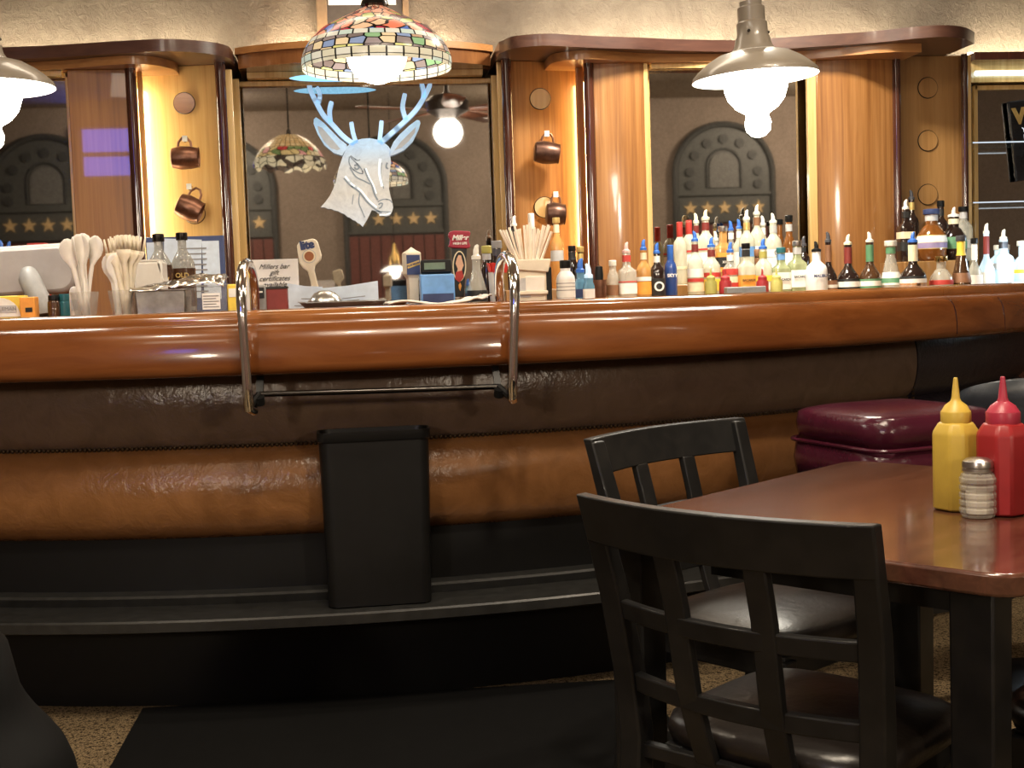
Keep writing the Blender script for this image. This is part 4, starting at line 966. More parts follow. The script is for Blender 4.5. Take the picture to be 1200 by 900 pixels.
# left of the cluster
bottle(718, 305, 14, 5.35, ZC, 'clear_glass', 'short clear flask with glass cap, beside the brown copper cup', (C_,'spout_clear'), shape='short', labs=[(.15,.45,'brown_label')])
bottle(734.5, 284, 20, 5.35, ZC, 'clear_glass', 'clear square bottle with red neck band and pink pourer before the first oak pillar', (S_,'spout_pink'), 'red_label', [(.10,.34,'white_label'),(.36,.39,'red_label')], shape='square')
bottle(754.5, 281, 16.5, 5.35, ZC, 'orange_glass', 'bottle with orange and white label and dark blue pourer before the pillar edge', (S_,'spout_blue'), 'cream_label', [(.06,.34,'orange_label'),(.36,.45,'white_label')])
bottle(770, 285, 17, 5.35, ZC, 'dark_glass', 'bottle with black and white round emblem, left of the cobalt blue bottle', (S_,'spout_blue'), 'white_label', [(.05,.45,'black_label')], txt=[('O', .25, .055, 'white_label')])
bottle(786, 287, 14, 5.40, ZC, 'cobalt_glass', 'solid cobalt blue bottle with blue cap', (Lg,'spout_blue'), None, [], shape='tall', txt=[('SKYY', .42, .019, 'white_label')])
# back rows of the cluster
bottle(797.5, 260, 14.5, 5.72, ZR1, 'pale_glass', 'clear bottle with plain red capsule, leftmost of the raised back row', (Lg,'red_label'), None, [(.1,.16,'cream_label')], shape='tall')
bottle(808.5, 258, 16, 5.76, ZR1, 'pale_glass', 'red-capped bottle with red and white label, second in the raised back row', (Lg,'red_label'), None, [(.42,.54,'red_label'),(.08,.38,'white_label')])
bottle(817, 250, 13, 5.86, ZR1, 'pale_glass', 'cream pourer bottle with dark red neck, half hidden behind the second red cap', (S_,'spout_cream'), 'dark_red_label', [])
bottle(828, 246, 20, 5.74, ZR1, 'pale_glass', 'tallest cream-pourer bottle with dark red neck and red banner label', (S_,'spout_cream'), 'dark_red_label', [(.44,.55,'red_label'),(.08,.40,'white_label')])
bottle(839.5, 271, 12, 5.88, ZR1, 'pale_glass', 'pale bottle with clear pourer hidden behind the orange-labelled bottle', (S_,'spout_clear'), 'grey_label', [])
bottle(848, 265, 19, 5.66, ZR1, 'orange_glass', 'wide-necked bottle with orange label and black plate', (C_,'steel_brushed'), None, [(.05,.50,'orange_label'),(.16,.40,'black_label',1)], shape='square', txt=[('XXX', .28, .015, 'white_label')])
bottle(857.5, 259, 11, 5.84, ZR1, 'clear_glass', 'slim clear bottle with upright blue pourer, left of the pair of blue pourers', (S_,'spout_blue'), 'white_label', [(.1,.5,'white_label')], shape='tall')
bottle(867, 257, 14, 5.80, ZR1, 'pale_glass', 'pale bottle with upright blue pourer, right of the pair of blue pourers', (S_,'spout_blue'), 'white_label', [(.1,.5,'white_label')])
bottle(876, 246, 17, 5.69, ZR1, 'pale_glass', 'clear bottle with gold neck label and tall clear pourer', (S_,'spout_clear'), 'gold_label', [(.30,.5,'blue_panel')])
bottle(888, 240, 17, 5.83, ZR1, 'pale_glass', 'clear bottle with tan neck and the highest thin pourer of the cluster', (S_,'spout_clear'), 'brown_label', [(.1,.45,'white_label')])
bottle(895, 253, 14, 5.88, ZR1, 'pale_glass', 'white-necked bottle behind the highest thin pourer', (S_,'white_plastic'), 'white_label', [])
bottle(907, 250, 18.5, 5.70, ZR1, 'pale_glass', 'broad white-labelled bottle with white pourer and round emblem', (S_,'white_plastic'), 'grey_label', [(.06,.55,'white_label'),(.30,.32,'grey_label',1)], txt=[('C', .40, .03, 'ink_grey')], shape='dome')
bottle(914.5, 257, 9, 5.87, ZR1, 'amber_glass', 'thin amber bottle with dark cap half hidden behind the broad white-labelled bottle', (C_,'black_plastic'), None, [], shape='tall')
bottle(925.5, 252, 17.5, 5.72, ZR1, 'amber_glass', 'amber whiskey bottle with dark stopper at the right end of the raised back row', ('cork','black_plastic'), 'grey_label', [(.08,.38,'white_label')], shape='round')
bottle(942, 277, 13, 5.70, ZR1, 'dark_glass', 'dark bottle with smoky pourer behind the plain white bottle', (S_,'spout_dark'), 'black_label', [])
# front rows of the cluster
bottle(815, 271, 17.5, 5.45, ZC, 'pale_glass', 'gold and white labelled bottle with red neck and dark blue pourer, front row', (S_,'spout_blue'), 'dark_red_label', [(.05,.22,'cream_label'),(.24,.31,'red_label'),(.33,.50,'white_label')])
bottle(834, 278, 19.5, 5.50, ZC, 'pale_glass', 'front bottle with maroon neck, pale blue pourer and red banner', (S_,'spout_blue'), 'dark_red_label', [(.38,.48,'red_label'),(.08,.34,'yellow_label')])
bottle(856, 284, 17.5, 5.45, ZC, 'clear_glass', 'front bottle with red shoulders, red lettered label and light blue pourer', (S_,'spout_blue'), 'white_label', [(.56,.68,'red_label'),(.06,.44,'cream_label'),(.18,.30,'red_label',1)])
bottle(874.5, 285, 17.5, 5.42, ZC, 'pale_glass', 'clear bottle with black neck and bright orange lettered label', (C_,'black_plastic'), 'black_label', [(.10,.42,'orange_label')], txt=[('BACARDI', .30, .0135, 'ink_black')], shape='square')
bottle(888, 292, 9, 5.56, ZC, 'brown_glass', 'tan cork-necked bottle between the orange label and the yellow fruit label', ('cork','brown_label'), 'brown_label', [], shape='tall')
bottle(894.5, 280, 20, 5.45, ZC, 'pale_glass', 'clear bottle with yellow fruit label and bright blue pourer', (S_,'spout_blue'), 'olive_squeeze', [(.08,.26,'white_label'),(.28,.42,'yellow_label')], shape='dome')
bottle(915.5, 290, 18.5, 5.42, ZC, 'green_glass', 'pale green bottle with white lettered label, red dot and teal cap', (C_,'teal_plastic'), 'blue_panel', [(.10,.52,'white_label')], txt=[('BACARDI', .34, .0135, 'ink_black')], shape='square')
bottle(934.5, 282, 18.5, 5.42, ZC, 'green_glass', 'clear bottle with silver cap and white lettered label, left of the plain white bottle', (C_,'steel_brushed'), 'grey_label', [(.10,.48,'white_label')], txt=[('BACARDI', .33, .0135, 'ink_black')], shape='square')
bottle(957, 283, 23, 5.35, ZC, 'white_bottle', 'opaque white rounded bottle with black pourer before the second oak pillar', (S_,'black_plastic'), None, [], shape='dome', txt=[('MALIBU', .42, .017, 'navy_label')])
for (px, w, lab) in ((833, 14.5, 'olive_squeeze'), (850, 15, 'red_squeeze'), (893.5, 14.5, 'red_squeeze'), (910, 14.5, 'lime_squeeze')):
    nm = {833: 'olive green small squeeze bottle at the left front of the bottle cluster', 850: 'small red squeeze bottle beside the olive green one', 893.5: 'small red squeeze bottle left of the lime one', 910: 'small lime yellow squeeze bottle at the front right of the cluster'}[px]
    Y = 5.22; q = at(px, 330, Y); zt_ = Z(px, 315, Y); H = zt_-ZC; r = w/2*Y/F*1.01
    T = thing('squeeze_bottle', nm, 'squeeze bottle', (q.x, Y, ZC))
    MB().lathe([(r*.95,0),(r,.006),(r,H*.58),(r*.92,H*.66)], 20).build('body', lab, T)
    MB().lathe([(r*.74,H*.655),(r*.74,H*.76),(r*.5,H*.80),(r*.2,H*.82),(r*.1,H)], 18).build('nozzle_cap', lab, T)
q = at(868, 338, 5.21); o = MB().box((0,0,0),(.165,.05,Z(868, 336, 5.15)-ZC), ry=0).build('napkin_tray', 'grey_plastic', None, (q.x, 5.15, (ZC+Z(868, 336, 5.15))/2), bev=.004)
tag(o, 'low pale grey plastic tray before the red squeeze bottles', 'tray')
# right of the cluster, before the second pillar
bottle(971, 272, 18, 5.40, ZC, 'dark_glass', 'dark bottle with brown neck label, first right of the plain white bottle', (S_,'spout_dark'), 'brown_label', [(.10,.36,'brown_label'),(.15,.24,'white_label',1)], shape='long')
bottle(994, 275, 23, 5.40, ZC, 'dark_glass', 'black bottle with red and black neck label and cream pourer', (S_,'spout_cream'), 'dark_red_label', [(.08,.42,'black_label'),(.18,.34,'white_label',1)], shape='long')
bottle(1019.5, 272, 22.5, 5.38, ZC, 'brown_glass', 'brown bottle with green neck label and thin upright pourer', (S_,'spout_clear'), 'green_label', [(.08,.38,'green_label'),(.18,.32,'white_label',1)], shape='long')
bottle(1044, 282, 24, 5.40, ZC, 'clear_glass', 'clear bottle with green and white striped neck, before the edge of the second pillar', (C_,'spout_clear'), 'green_label', [(.10,.40,'white_label'),(.15,.26,'green_label',1)], shape='cone')
bottle(1070, 272, 27, 5.29, ZC, 'dark_glass', 'black-brown bottle with fruit label, cream neck and blue pourer', (S_,'spout_blue'), 'cream_label', [(.06,.44,'black_label'),(.12,.36,'white_label',1),(.14,.24,'orange_label',1,1)], shape='long')
bottle(1103, 300, 24, 5.34, ZC, 'clear_glass', 'low round clear bottle with red script below the purple-labelled bottle', (C_,'brass'), None, [(.20,.36,'red_label')], shape='round')
bottle(1126.5, 276, 20, 5.36, ZC, 'brown_glass', 'slender brown and clear bottle with long yellow neck label', (C_,'spout_dark'), 'yellow_label', [(.72,.97,'yellow_label'),(.08,.30,'brown_label')], shape='cone')
bottle(1142, 279, 16, 5.46, ZC, 'clear_glass', 'clear bottle with white and red neck and black cap beside the gold moulding', (C_,'black_plastic'), 'white_label', [(.10,.42,'white_label')], shape='long')
bottle(1156, 262, 16.5, 5.50, ZC, 'glow_glass', 'clear bottle with maroon striped neck and pale pourer before the glass shelves', (S_,'spout_clear'), 'dark_red_label', [(.10,.40,'white_label')], shape='long')
bottle(1062, 234, 16, 5.72, ZR2, 'dark_glass', 'black whiskey bottle with cream oval label and white pourer, leftmost on the right step', (S_,'white_plastic'), 'black_label', [(.34,.50,'cream_label'),(.05,.26,'black_label')], shape='square')
bottle(1069, 223, 15, 5.90, ZR2, 'dark_glass', 'tallest dark bottle at the back of the right step', (S_,'spout_dark'), 'gold_label', [], shape='tall')
bottle(1092, 245, 31, 5.64, ZR2, 'amber_glass', 'broad round amber bottle with purple and white shield label', (C_,'navy_label'), 'grey_label', [(.10,.46,'gold_label'),(.12,.26,'purple_label',1),(.27,.44,'white_label',1)], shape='round')
bottle(1103, 235, 16, 5.92, ZR2, 'dark_glass', 'black bottle with square cream label behind the broad amber bottle', ('cork','black_plastic'), 'black_label', [(.34,.54,'cream_label')])
bottle(1118, 243, 26, 5.68, ZR2, 'dark_glass', 'dark amber bottle with green shield label and tall white pourer', (S_,'white_plastic'), 'cream_label', [(.12,.46,'green_label')], shape='round')
bottle(1129.5, 242, 19, 5.90, ZR2, 'clear_glass', 'clear bottle with black cap at the right end of the right step', (C_,'black_plastic'), 'grey_label', [(.10,.30,'grey_label')])
bottle(1176, 269, 17, 5.52, ZC, 'glow_glass', 'backlit icy bottle with dark neck band and clear pourer at the right edge', (S_,'spout_clear'), 'spout_dark', [(.35,.5,'white_label')], shape='square')
bottle(1200, 282, 26, 5.60, ZC, 'glow_glass', 'wide backlit crystal bottle at the very right edge', (C_,'spout_clear'), None, [(.3,.4,'yellow_label')], shape='round')
bottle(1174, 287, 30, 5.84, ZC, 'glow_glass', 'broad frosted backlit decanter behind the icy bottle', (C_,'spout_clear'), None, [], shape='short')
# behind the caddy, in the right niche
bottle(604, 253, 10, 5.62, ZR1, 'dark_glass', 'dark bottle with white pourer rising behind the straws, by the mirror edge', (S_,'white_plastic'), 'black_label', [], shape='tall')
bottle(624.5, 250, 13, 5.62, ZR1, 'clear_glass', 'bottle with long white capsule rising behind the straws', (Lg,'white_label'), None, [], shape='tall')
bottle(653.5, 255, 14, 5.66, ZR1, 'orange_glass', 'amber bottle with cream and grey neck label below the lowest niche mug', (C_,'gold_label'), 'cream_label', [(.3,.5,'grey_label')])
bottle(671, 288, 13, 5.50, ZC, 'dark_glass', 'bottle with black cap and white emblem before the lit strip of the right niche', (C_,'black_plastic'), 'black_label', [(.45,.56,'white_label')], shape='short')
bottle(680.5, 289, 14, 5.44, ZC, 'dark_glass', 'dark bottle with thin gold capsule in front of the dark post', (C_,'gold_label'), 'gold_label', [(.2,.45,'navy_label')], shape='dome')
rs = MB().box((X(634,5.64,320), 5.64, (ZC+ZR1)/2), (.34, .20, ZR1-ZC)).build('bottle_riser', 'oak_dull', bev=.004); tag(rs, 'small wooden step behind the napkin caddy under the right niche', 'shelf')
# on the bar itself
bottle(187.5, 274, 26, 0, 0, 'flask_glass', 'left of two small amber whiskey flasks with gold script', (C_,'dark_steel'), None, [(.02,.66,'whiskey_brown')], shape='flask', bar_n=-.66, txt=[('OLD\nCROW', .50, .020, 'gold_label')])
bottle(215, 272.5, 25, 0, 0, 'flask_glass', 'right of two small amber whiskey flasks, with dark cap and gold label edge', (C_,'dark_steel'), None, [(.02,.60,'whiskey_brown')], shape='flask', bar_n=-.72, txt=[('OLD\nCROW', .46, .020, 'gold_label')])
bottle(558.5, 287, 23, 0, 0, 'clear_glass', 'cone-shouldered clear bottle with dark striped label right of the red-crested handle', (S_,'spout_clear'), None, [(.05,.30,'black_label'),(.12,.15,'grey_label',1)], shape='cone', bar_n=-.58)
bottle(571, 288, 13, 0, 0, 'dark_glass', 'dark bottle with olive cap behind the cup of red picks', (C_,'olive_squeeze'), 'grey_label', [], shape='tall', bar_n=-.74)
bottle(583, 282, 15, 0, 0, 'dark_glass', 'smoky bottle with grey cap by the mirror edge, above the red picks', (C_,'grey_plastic'), 'spout_dark', [], shape='cone', bar_n=-.66)
bottle(662.5, 305, 20.5, 0, 0, 'white_bottle', 'white lotion bottle with black cap standing beside the tall black box', (C_,'black_plastic'), None, [(.10,.62,'white_label'),(.3,.32,'ink_grey',1),(.4,.42,'ink_grey',1),(.5,.52,'ink_grey',1)], shape='short', bar_n=-.40)
bottle(680, 303, 15, 0, 0, 'blue_glass', 'pale blue square bottle with blue pourer, left of the blue pair', (S_,'spout_blue'), None, [(.1,.4,'navy_label')], shape='square', bar_n=-.55)
bottle(689.5, 309, 12, 0, 0, 'blue_glass', 'pale blue square bottle with white label, right of the blue pair', (S_,'glow_glass'), None, [(.04,.5,'white_label')], shape='square', bar_n=-.48)
bottle(3, 281, 14, 5.5, ZC+.02, 'clear_glass', 'bottle with blue pourer just above the white screen, at the left frame edge', (S_,'spout_blue'), 'white_label', [])
bottle(12, 283, 13, 5.62, ZC+.02, 'clear_glass', 'bottle with blue pourer above the white screen, right of its twin', (S_,'spout_blue'), 'white_label', [])
o = MB().box((0,0,.11),(.075,.05,.22)).build('red_carton', 'red_label', None, (X(45,5.5,300), 5.5, Z(45,285,5.5)-.22), bev=.003); tag(o, 'red carton top showing above the white screen', 'carton')
o2 = MB().box((X(45,5.5,300), 5.5, (ZC+Z(45,285,5.5)-.22)/2), (.1, .12, Z(45,285,5.5)-.22-ZC)).build('bottle_riser', 'oak_dull', bev=.003); tag(o2, 'low wooden step behind the white screen', 'shelf')
# copper cup by the post
q = at(702.5, 340, 5.30); r = 8.5*5.3/F; zt_ = Z(702, 328, 5.3)
T = thing('copper_cup', 'straight brown copper cup standing below the dark post right of the blue bottles', 'cup', (q.x, 5.30, ZC)); H = zt_-ZC
MB().lathe([(r*.95,0),(r,.004),(r,H),(r*.93,H),(r*.9,.01),(.0005,.008)], 22).build('cup_body', 'copper', T)
MB().lathe([(r*.5,H-.03),(r*.62,H+.02),(r*.5,H+.055),(.001,H+.06)], 14).build('black_stopper', 'black_plastic', T)
# framed notices behind the flasks
fx0, fx1 = X(171, 5.88, 300), X(263, 5.88, 300); zt_ = Z(215, 277, 5.88)
T = thing('notice_frame', 'dark blue framed notice board with pale papers behind the two whiskey flasks', 'notice board', ((fx0+fx1)/2, 5.88, ZC)); w, h = fx1-fx0, zt_-ZC
MB().box((0,.012,h/2),(w,.02,h)).build('backing_board', 'navy_label', T, bev=.003)
pp = MB()
for a, b, yt_, dz in ((171,190,283,0),(190,236,280,.002),(236,258,283,0)):
    xa, xb2 = X(a+1, 5.87, 300)-T.location.x, X(b-1, 5.87, 300)-T.location.x; zz = Z(215, yt_, 5.87)-ZC
    pp.box(((xa+xb2)/2, -.001-dz, zz-.13), (xb2-xa, .003, .26), ry=.06 if dz else 0)
pp.build('notice_papers', 'paper_blue', T)
ll = MB()
for k in range(9): ll.box((.035+(.012 if k % 2 else 0), -.0052, h-.055-.024*k), (.09 if k % 2 else .12, .0012, .006))
ll.build('printed_lines', 'ink_grey', T)

# copper mugs hanging in the niches
def mug(px, py, w, hh, Y, tilt, label, hookpy, mat='copper_dark'):
    c = at(px, py, Y); r = hh/2*Y/F; l = w*Y/F
    T = thing('copper_mug', label, 'mug', (c.x, Y, c.z)); T.rotation_euler = (0, tilt, 0)
    Rx = Matrix.Rotation(PI/2, 3, 'Y')
    MB().lathe([(.0005,-l*.5),(r*.72,-l*.5),(r*.86,-l*.46),(r*1.02,-l*.15),(r*.98,l*.2),(r*.86,l*.46),(r*.90,l*.5),(r*.84,l*.5),(r*.80,l*.42),(r*.9,0),(.0005,-l*.42)], 26, R=Rx).build('mug_body', mat, T)
    MB().tube([(-l*.24,0,r*.95),(-l*.22,0,r*1.35),(-l*.08,0,r*1.72),(l*.1,0,r*1.70),(l*.22,0,r*1.35),(l*.24,0,r*.9)], .0055, 10).build('handle', 'copper', T)
    k = at(px, hookpy, Y); g = thing('mug_hook', 'small pale number tag hook holding the '+label.split(' hanging')[0], 'hook', (k.x, Y, k.z))
    wall_y = 6.0
    b = MB(); b.tube([(0,.10,.02),(0,.03,.018),(0,0,.0),(0,-.008,.01)], .004, 8); b.build('hook_wire', 'brass', g); MB().box((0,-.012,.012),(.022,.003,.026)).build('number_tag', 'spout_clear', g)
mug(217, 185, 31, 26, 5.90, .0, 'dark copper mug hanging upright in the lit left niche', 166, 'copper')
mug(222, 244, 28, 28, 5.90, .45, 'tilted copper mug hanging lower in the left niche', 222, 'copper')
mug(640.5, 179, 29, 26, 5.90, .12, 'dark copper mug with gold mark hanging in the middle of the right niche', 160)
mug(651, 251, 22, 27, 5.88, .05, 'brown mug hanging low in the right niche before the round hole', 231)
for i_, a_ in enumerate(HS):
    for b_ in HS[i_+1:]:
        gap = math.hypot(a_[3]-b_[3], a_[4]-b_[4])-(a_[2]+b_[2])/2
        if gap < 0: print('CLOSE', a_[0], b_[0], round(gap, 3))
for h_ in HS:
    if not .14 < h_[1] < .45 or h_[2] > .14: print('BOTTLE', h_)
# ------------------------------------------------------------------ lamps
def tiffany(name, label, loc, k, mat, prof, group=None, chain_top=HC, seg=64, wob=None, gl=(.052,.096)):
    T = thing(name, label, 'lamp', loc)
    MB().lathe([(r*k, z*k) for r, z in prof], seg, caps=False, uv=True, wob=wob).build('lamp_shade', mat, T, ang=60)
    MB().lathe([(.03*k,.192*k),(.045*k,.20*k),(.04*k,.215*k),(.015*k,.225*k),(.012*k,.25*k)], 18).build('cap', 'dark_steel', T)
    MB().sphere((0,0,gl[0]*k), gl[1]*k, 26, 14).build('globe_bulb', 'globe_white', T)
    MB().tube([(0,0,.145*k),(0,0,.20*k)], .012, 10).build('socket', 'dark_steel', T)
    MB().tube([(0,0,.24*k),(0,0,chain_top-loc[2])], .006, 8).build('hanging_cord', 'dark_steel', T)
    return T
TP = [(.234,0),(.237,.018),(.236,.036),(.226,.062),(.210,.088),(.172,.124),(.140,.142),(.107,.158),(.070,.176),(.030,.197)]
c = at(442, 82, 4.13)
tiffany('stained_glass_lamp', 'stained glass lamp with red and peach flowers and white globe hanging over the bar', tuple(c), 1.0, 'stained_floral', TP)
c = at(340, 197, 2*YM-3.25)
tiffany('stained_glass_lamp', 'cream stained glass lamp with scalloped tulip rim, seen in the central mirror', (c.x, 3.25, c.z), 1.06, 'stained_tulip', [(.232,0),(.238,.022),(.232,.045),(.222,.07),(.205,.10),(.172,.14),(.125,.18),(.070,.212)], wob=lambda k, a: (.013*math.sin(12*a) if k < 2 else 0), gl=(.11,.05))

def pendant(label, px, dy, tilt):
    c = at(px, 92+dy, 4.05); s = 4.05/F*1.008
    T = thing('pendant_lamp', label, 'lamp', tuple(c), 0, 'enamel pendants over the bar'); T.rotation_euler = (0, tilt, 0)
    P = lambda l: [(r*s, z*s) for r, z in l]
    MB().lathe(P([(74,0),(73,5),(66,12),(56,20),(43,27.5),(26,32),(22,38),(20,47),(18,50),(18,64),(16,66),(16,82),(13,84),(13,89),(.3,90)]), 48, caps=False).build('shade', 'pendant_enamel', T)
    MB().lathe(P([(73.6,-.2),(72,4),(65,10.5),(55,18),(43,25),(30,31),(.3,34)]), 48, caps=False).build('shade_lining', 'pendant_inner', T)
    MB().lathe(P([(22,26),(34,14),(37,0),(37,-12),(33,-24),(25,-34),(14,-41),(13,-43),(15.5,-52),(14,-61),(8,-67),(.3,-69)]), 32, caps=False).build('glass_globe', 'pendant_glass', T)
    b = MB()
    for q in range(3): b.sphere((19.5*s*math.cos(q*2.1), 19.5*s*math.sin(q*2.1), 53*s), .005, 8, 6)
    b.build('thumb_screw', 'dark_steel', T)
    MB().tube([(0,0,88*s),(math.tan(-tilt)*(HC-c.z), 0, (HC-c.z)*1.0/math.cos(tilt)*.995)], .006, 8).build('hanging_cord', 'black_plastic', T)
pendant('enamel pendant lamp with white glass globe hanging at the right, before the second mirror', 885, 0, -.045)
pendant('enamel pendant lamp with white glass globe cut by the left frame edge', -17, 12, -.02)
# low pendant over a booth far behind, caught in the mirror
c = at(463, 318, 2*YM+1.4)
T = thing('booth_lamp', 'small brass-topped white pendant low in the central mirror, beside the blue-labelled handle', 'lamp', (c.x, -1.4, c.z))
MB().lathe([(.16,0),(.12,.03),(.06,.06)], 24, caps=False).build('shade', 'pendant_inner', T); MB().lathe([(.06,.06),(.055,.16),(.02,.24),(.012,.30)], 18).build('brass_stem', 'brass', T)
MB().sphere((0,0,-.02), .06, 16, 10).build('bulb', 'star_lamp', T); MB().tube([(0,0,.28),(0,0,HC-c.z)], .005, 6).build('hanging_cord', 'black_plastic', T)
# ceiling fan with globe, seen in the mirror
c = at(525, 155, 9.4)
FN = thing('ceiling_fan', 'brown ceiling fan with white globe light, seen in the central mirror', 'ceiling fan', (c.x, 2*YM-9.4, c.z))
MB().sphere((0,0,0), .105, 24, 14).build('globe_light', 'globe_white', FN)
MB().lathe([(.05,.09),(.09,.12),(.15,.15),(.16,.22),(.12,.26),(.03,.28),(.018,.30),(.018,HC-c.z)], 24).build('motor_housing', 'fan_metal', FN)
for k in range(5):
    a = 2*PI*k/5+.3; b = MB(); d = Vector((math.cos(a), math.sin(a), 0)); n = Vector((-d.y, d.x, .18))
    b.add([d*.17-n*.03+Vector((0,0,.16)), d*.17+n*.03+Vector((0,0,.16)), d*.30+n*.065+Vector((0,0,.16)), d*.66+n*.075+Vector((0,0,.16)), d*.70+Vector((0,0,.16)), d*.66-n*.075+Vector((0,0,.16)), d*.30-n*.065+Vector((0,0,.16))], [tuple(range(7))])
    b.build('fan_blade', 'fan_wood', FN, solid=.012)

# ------------------------------------------------------------------ table
ZTB = .75
A = atz(690, 612, ZTB); B = atz(1030, 541.5, ZTB); C_ = atz(1214, 668, ZTB)
def rect_fit():
    a1 = math.atan2(B.y-A.y, B.x-A.x); a2 = math.atan2(C_.y-A.y, C_.x-A.x)
    return (a1+a2)/2+PI/4, math.hypot(B.x-A.x, B.y-A.y), math.hypot(C_.x-A.x, C_.y-A.y), a1, a2
ang, LU, LV, a1, a2 = rect_fit()
print('TABLE', math.degrees(a1), math.degrees(a2), LU, LV)
U = Vector((math.cos(ang), math.sin(ang), 0)); V = Vector((math.sin(ang), -math.cos(ang), 0))
ctr = (Vector((A.x, A.y, 0)) + U*LU/2 + V*LV/2)
mid = (Vector((A.x,A.y,0))+Vector((C_.x,C_.y,0))+Vector((B.x,B.y,0)))/3
TBL = thing('dining_table', 'dark mahogany dining table with square black legs in the right foreground', 'table', (ctr.x, ctr.y, 0), ang)
def rrect(w, d, r, n=6): return [(sx*(w/2-r)+r*math.cos(a), sy*(d/2-r)+r*math.sin(a)) for sx, sy, a0 in ((1,1,0),(-1,1,PI/2),(-1,-1,PI),(1,-1,3*PI/2)) for a in [a0+PI/2*k/n for k in range(n+1)]]
MB().prism(rrect(LU, LV, .05), ZTB-.032, ZTB).build('tabletop', 'table_wood', TBL, bev=.005)
for sx, sy, iu, iv in ((-1,-1,.165,.125), (-1,1,.075,.042), (1,-1,.075,.075), (1,1,.075,.175)):
    MB().box((sx*(LU/2-iu), sy*(LV/2-iv), (ZTB-.033)/2), (.068,.068,ZTB-.033), tp=(.92,.92)).build('leg', 'black_wood', TBL, bev=.004)
ap = MB()
for s in (-1,1): ap.box((.02, s*(LV/2-.135), ZTB-.067), (LU-.36,.022,.068)); ap.box((s*(LU/2-.17), 0, ZTB-.067), (.022,LV-.27,.068))
ap.build('apron', 'black_wood', TBL)

# squeeze bottles and shaker on the table
def squeeze(px, py, pyt, w, label, body, capm, rz):
    p = atz(px, py, ZTB+.001); k = (p-EYE).length/F; H = (py-pyt)*k*1.0; r = w/2*k
    T = thing('squeeze_bottle', label, 'squeeze bottle', tuple(p), rz)
    zb1 = H*.655; zc0 = H*.675; zc1 = H*.745
    sq8 = lambda w_, z: ring(w_*2, w_*2, z, w_*.42)[::1]
    def oct_(w_, z):
        c_ = w_*.55; return [(w_,-c_,z),(w_,c_,z),(c_,w_,z),(-c_,w_,z),(-w_,c_,z),(-w_,-c_,z),(-c_,-w_,z),(c_,-w_,z)]
    loft([oct_(r*.94,0), oct_(r,.004), oct_(r,zb1-.020), oct_(r*.97,zb1-.014), oct_(r*.72,zb1+.002)]).build('body', body, T, bev=.004, ang=30)
    MB().lathe([(r*.70,zb1-.002),(r*.72,zb1+.002),(r*.72,zc1-.002),(r*.70,zc1)], 28).build('cap', capm, T, ang=30)
    MB().lathe([(r*.70,zc1-.001),(r*.52,zc1+.010),(r*.26,zc1+.017),(r*.20,zc1+.022),(r*.10,H-.001),(r*.06,H)], 24).build('nozzle', capm, T, ang=30)
squeeze(1121, 596, 451, 45, 'yellow mustard squeeze bottle standing on the mahogany table', 'mustard_yellow', 'mustard_yellow', .35)
squeeze(1176, 601, 452, 50, 'red ketchup squeeze bottle standing on the mahogany table', 'ketchup_red', 'ketchup_cap', .35)
p = atz(1146, 605, ZTB+.001); k = (p-EYE).length/F; H = 66*k; r = 19.5*k
T = thing('salt_shaker', 'small faceted glass shaker with metal lid in front of the two squeeze bottles', 'shaker', tuple(p))
pr = [(r*.86,0),(r*.93,.003)]
for q in range(5): pr += [(r*.93, H*(.05+.125*q)), (r, H*(.08+.125*q)), (r, H*(.14+.125*q)), (r*.93, H*(.165+.125*q))]
pr += [(r*.9,H*.70),(r*.76,H*.75)]
MB().lathe(pr, 12).build('glass_body', 'shaker_glass', T, flat=True)
MB().lathe([(r*.62,.006),(r*.66,H*.42),(.0005,H*.42)], 16).build('salt', 'napkin_white', T)
MB().lathe([(r*.78,H*.75),(r*.84,H*.77),(r*.84,H*.81),(r*.78,H*.82),(r*.84,H*.83),(r*.84,H*.88),(r*.80,H*.93),(r*.6,H*.97),(.0005,H)], 24).build('metal_lid', 'steel_brushed', T)

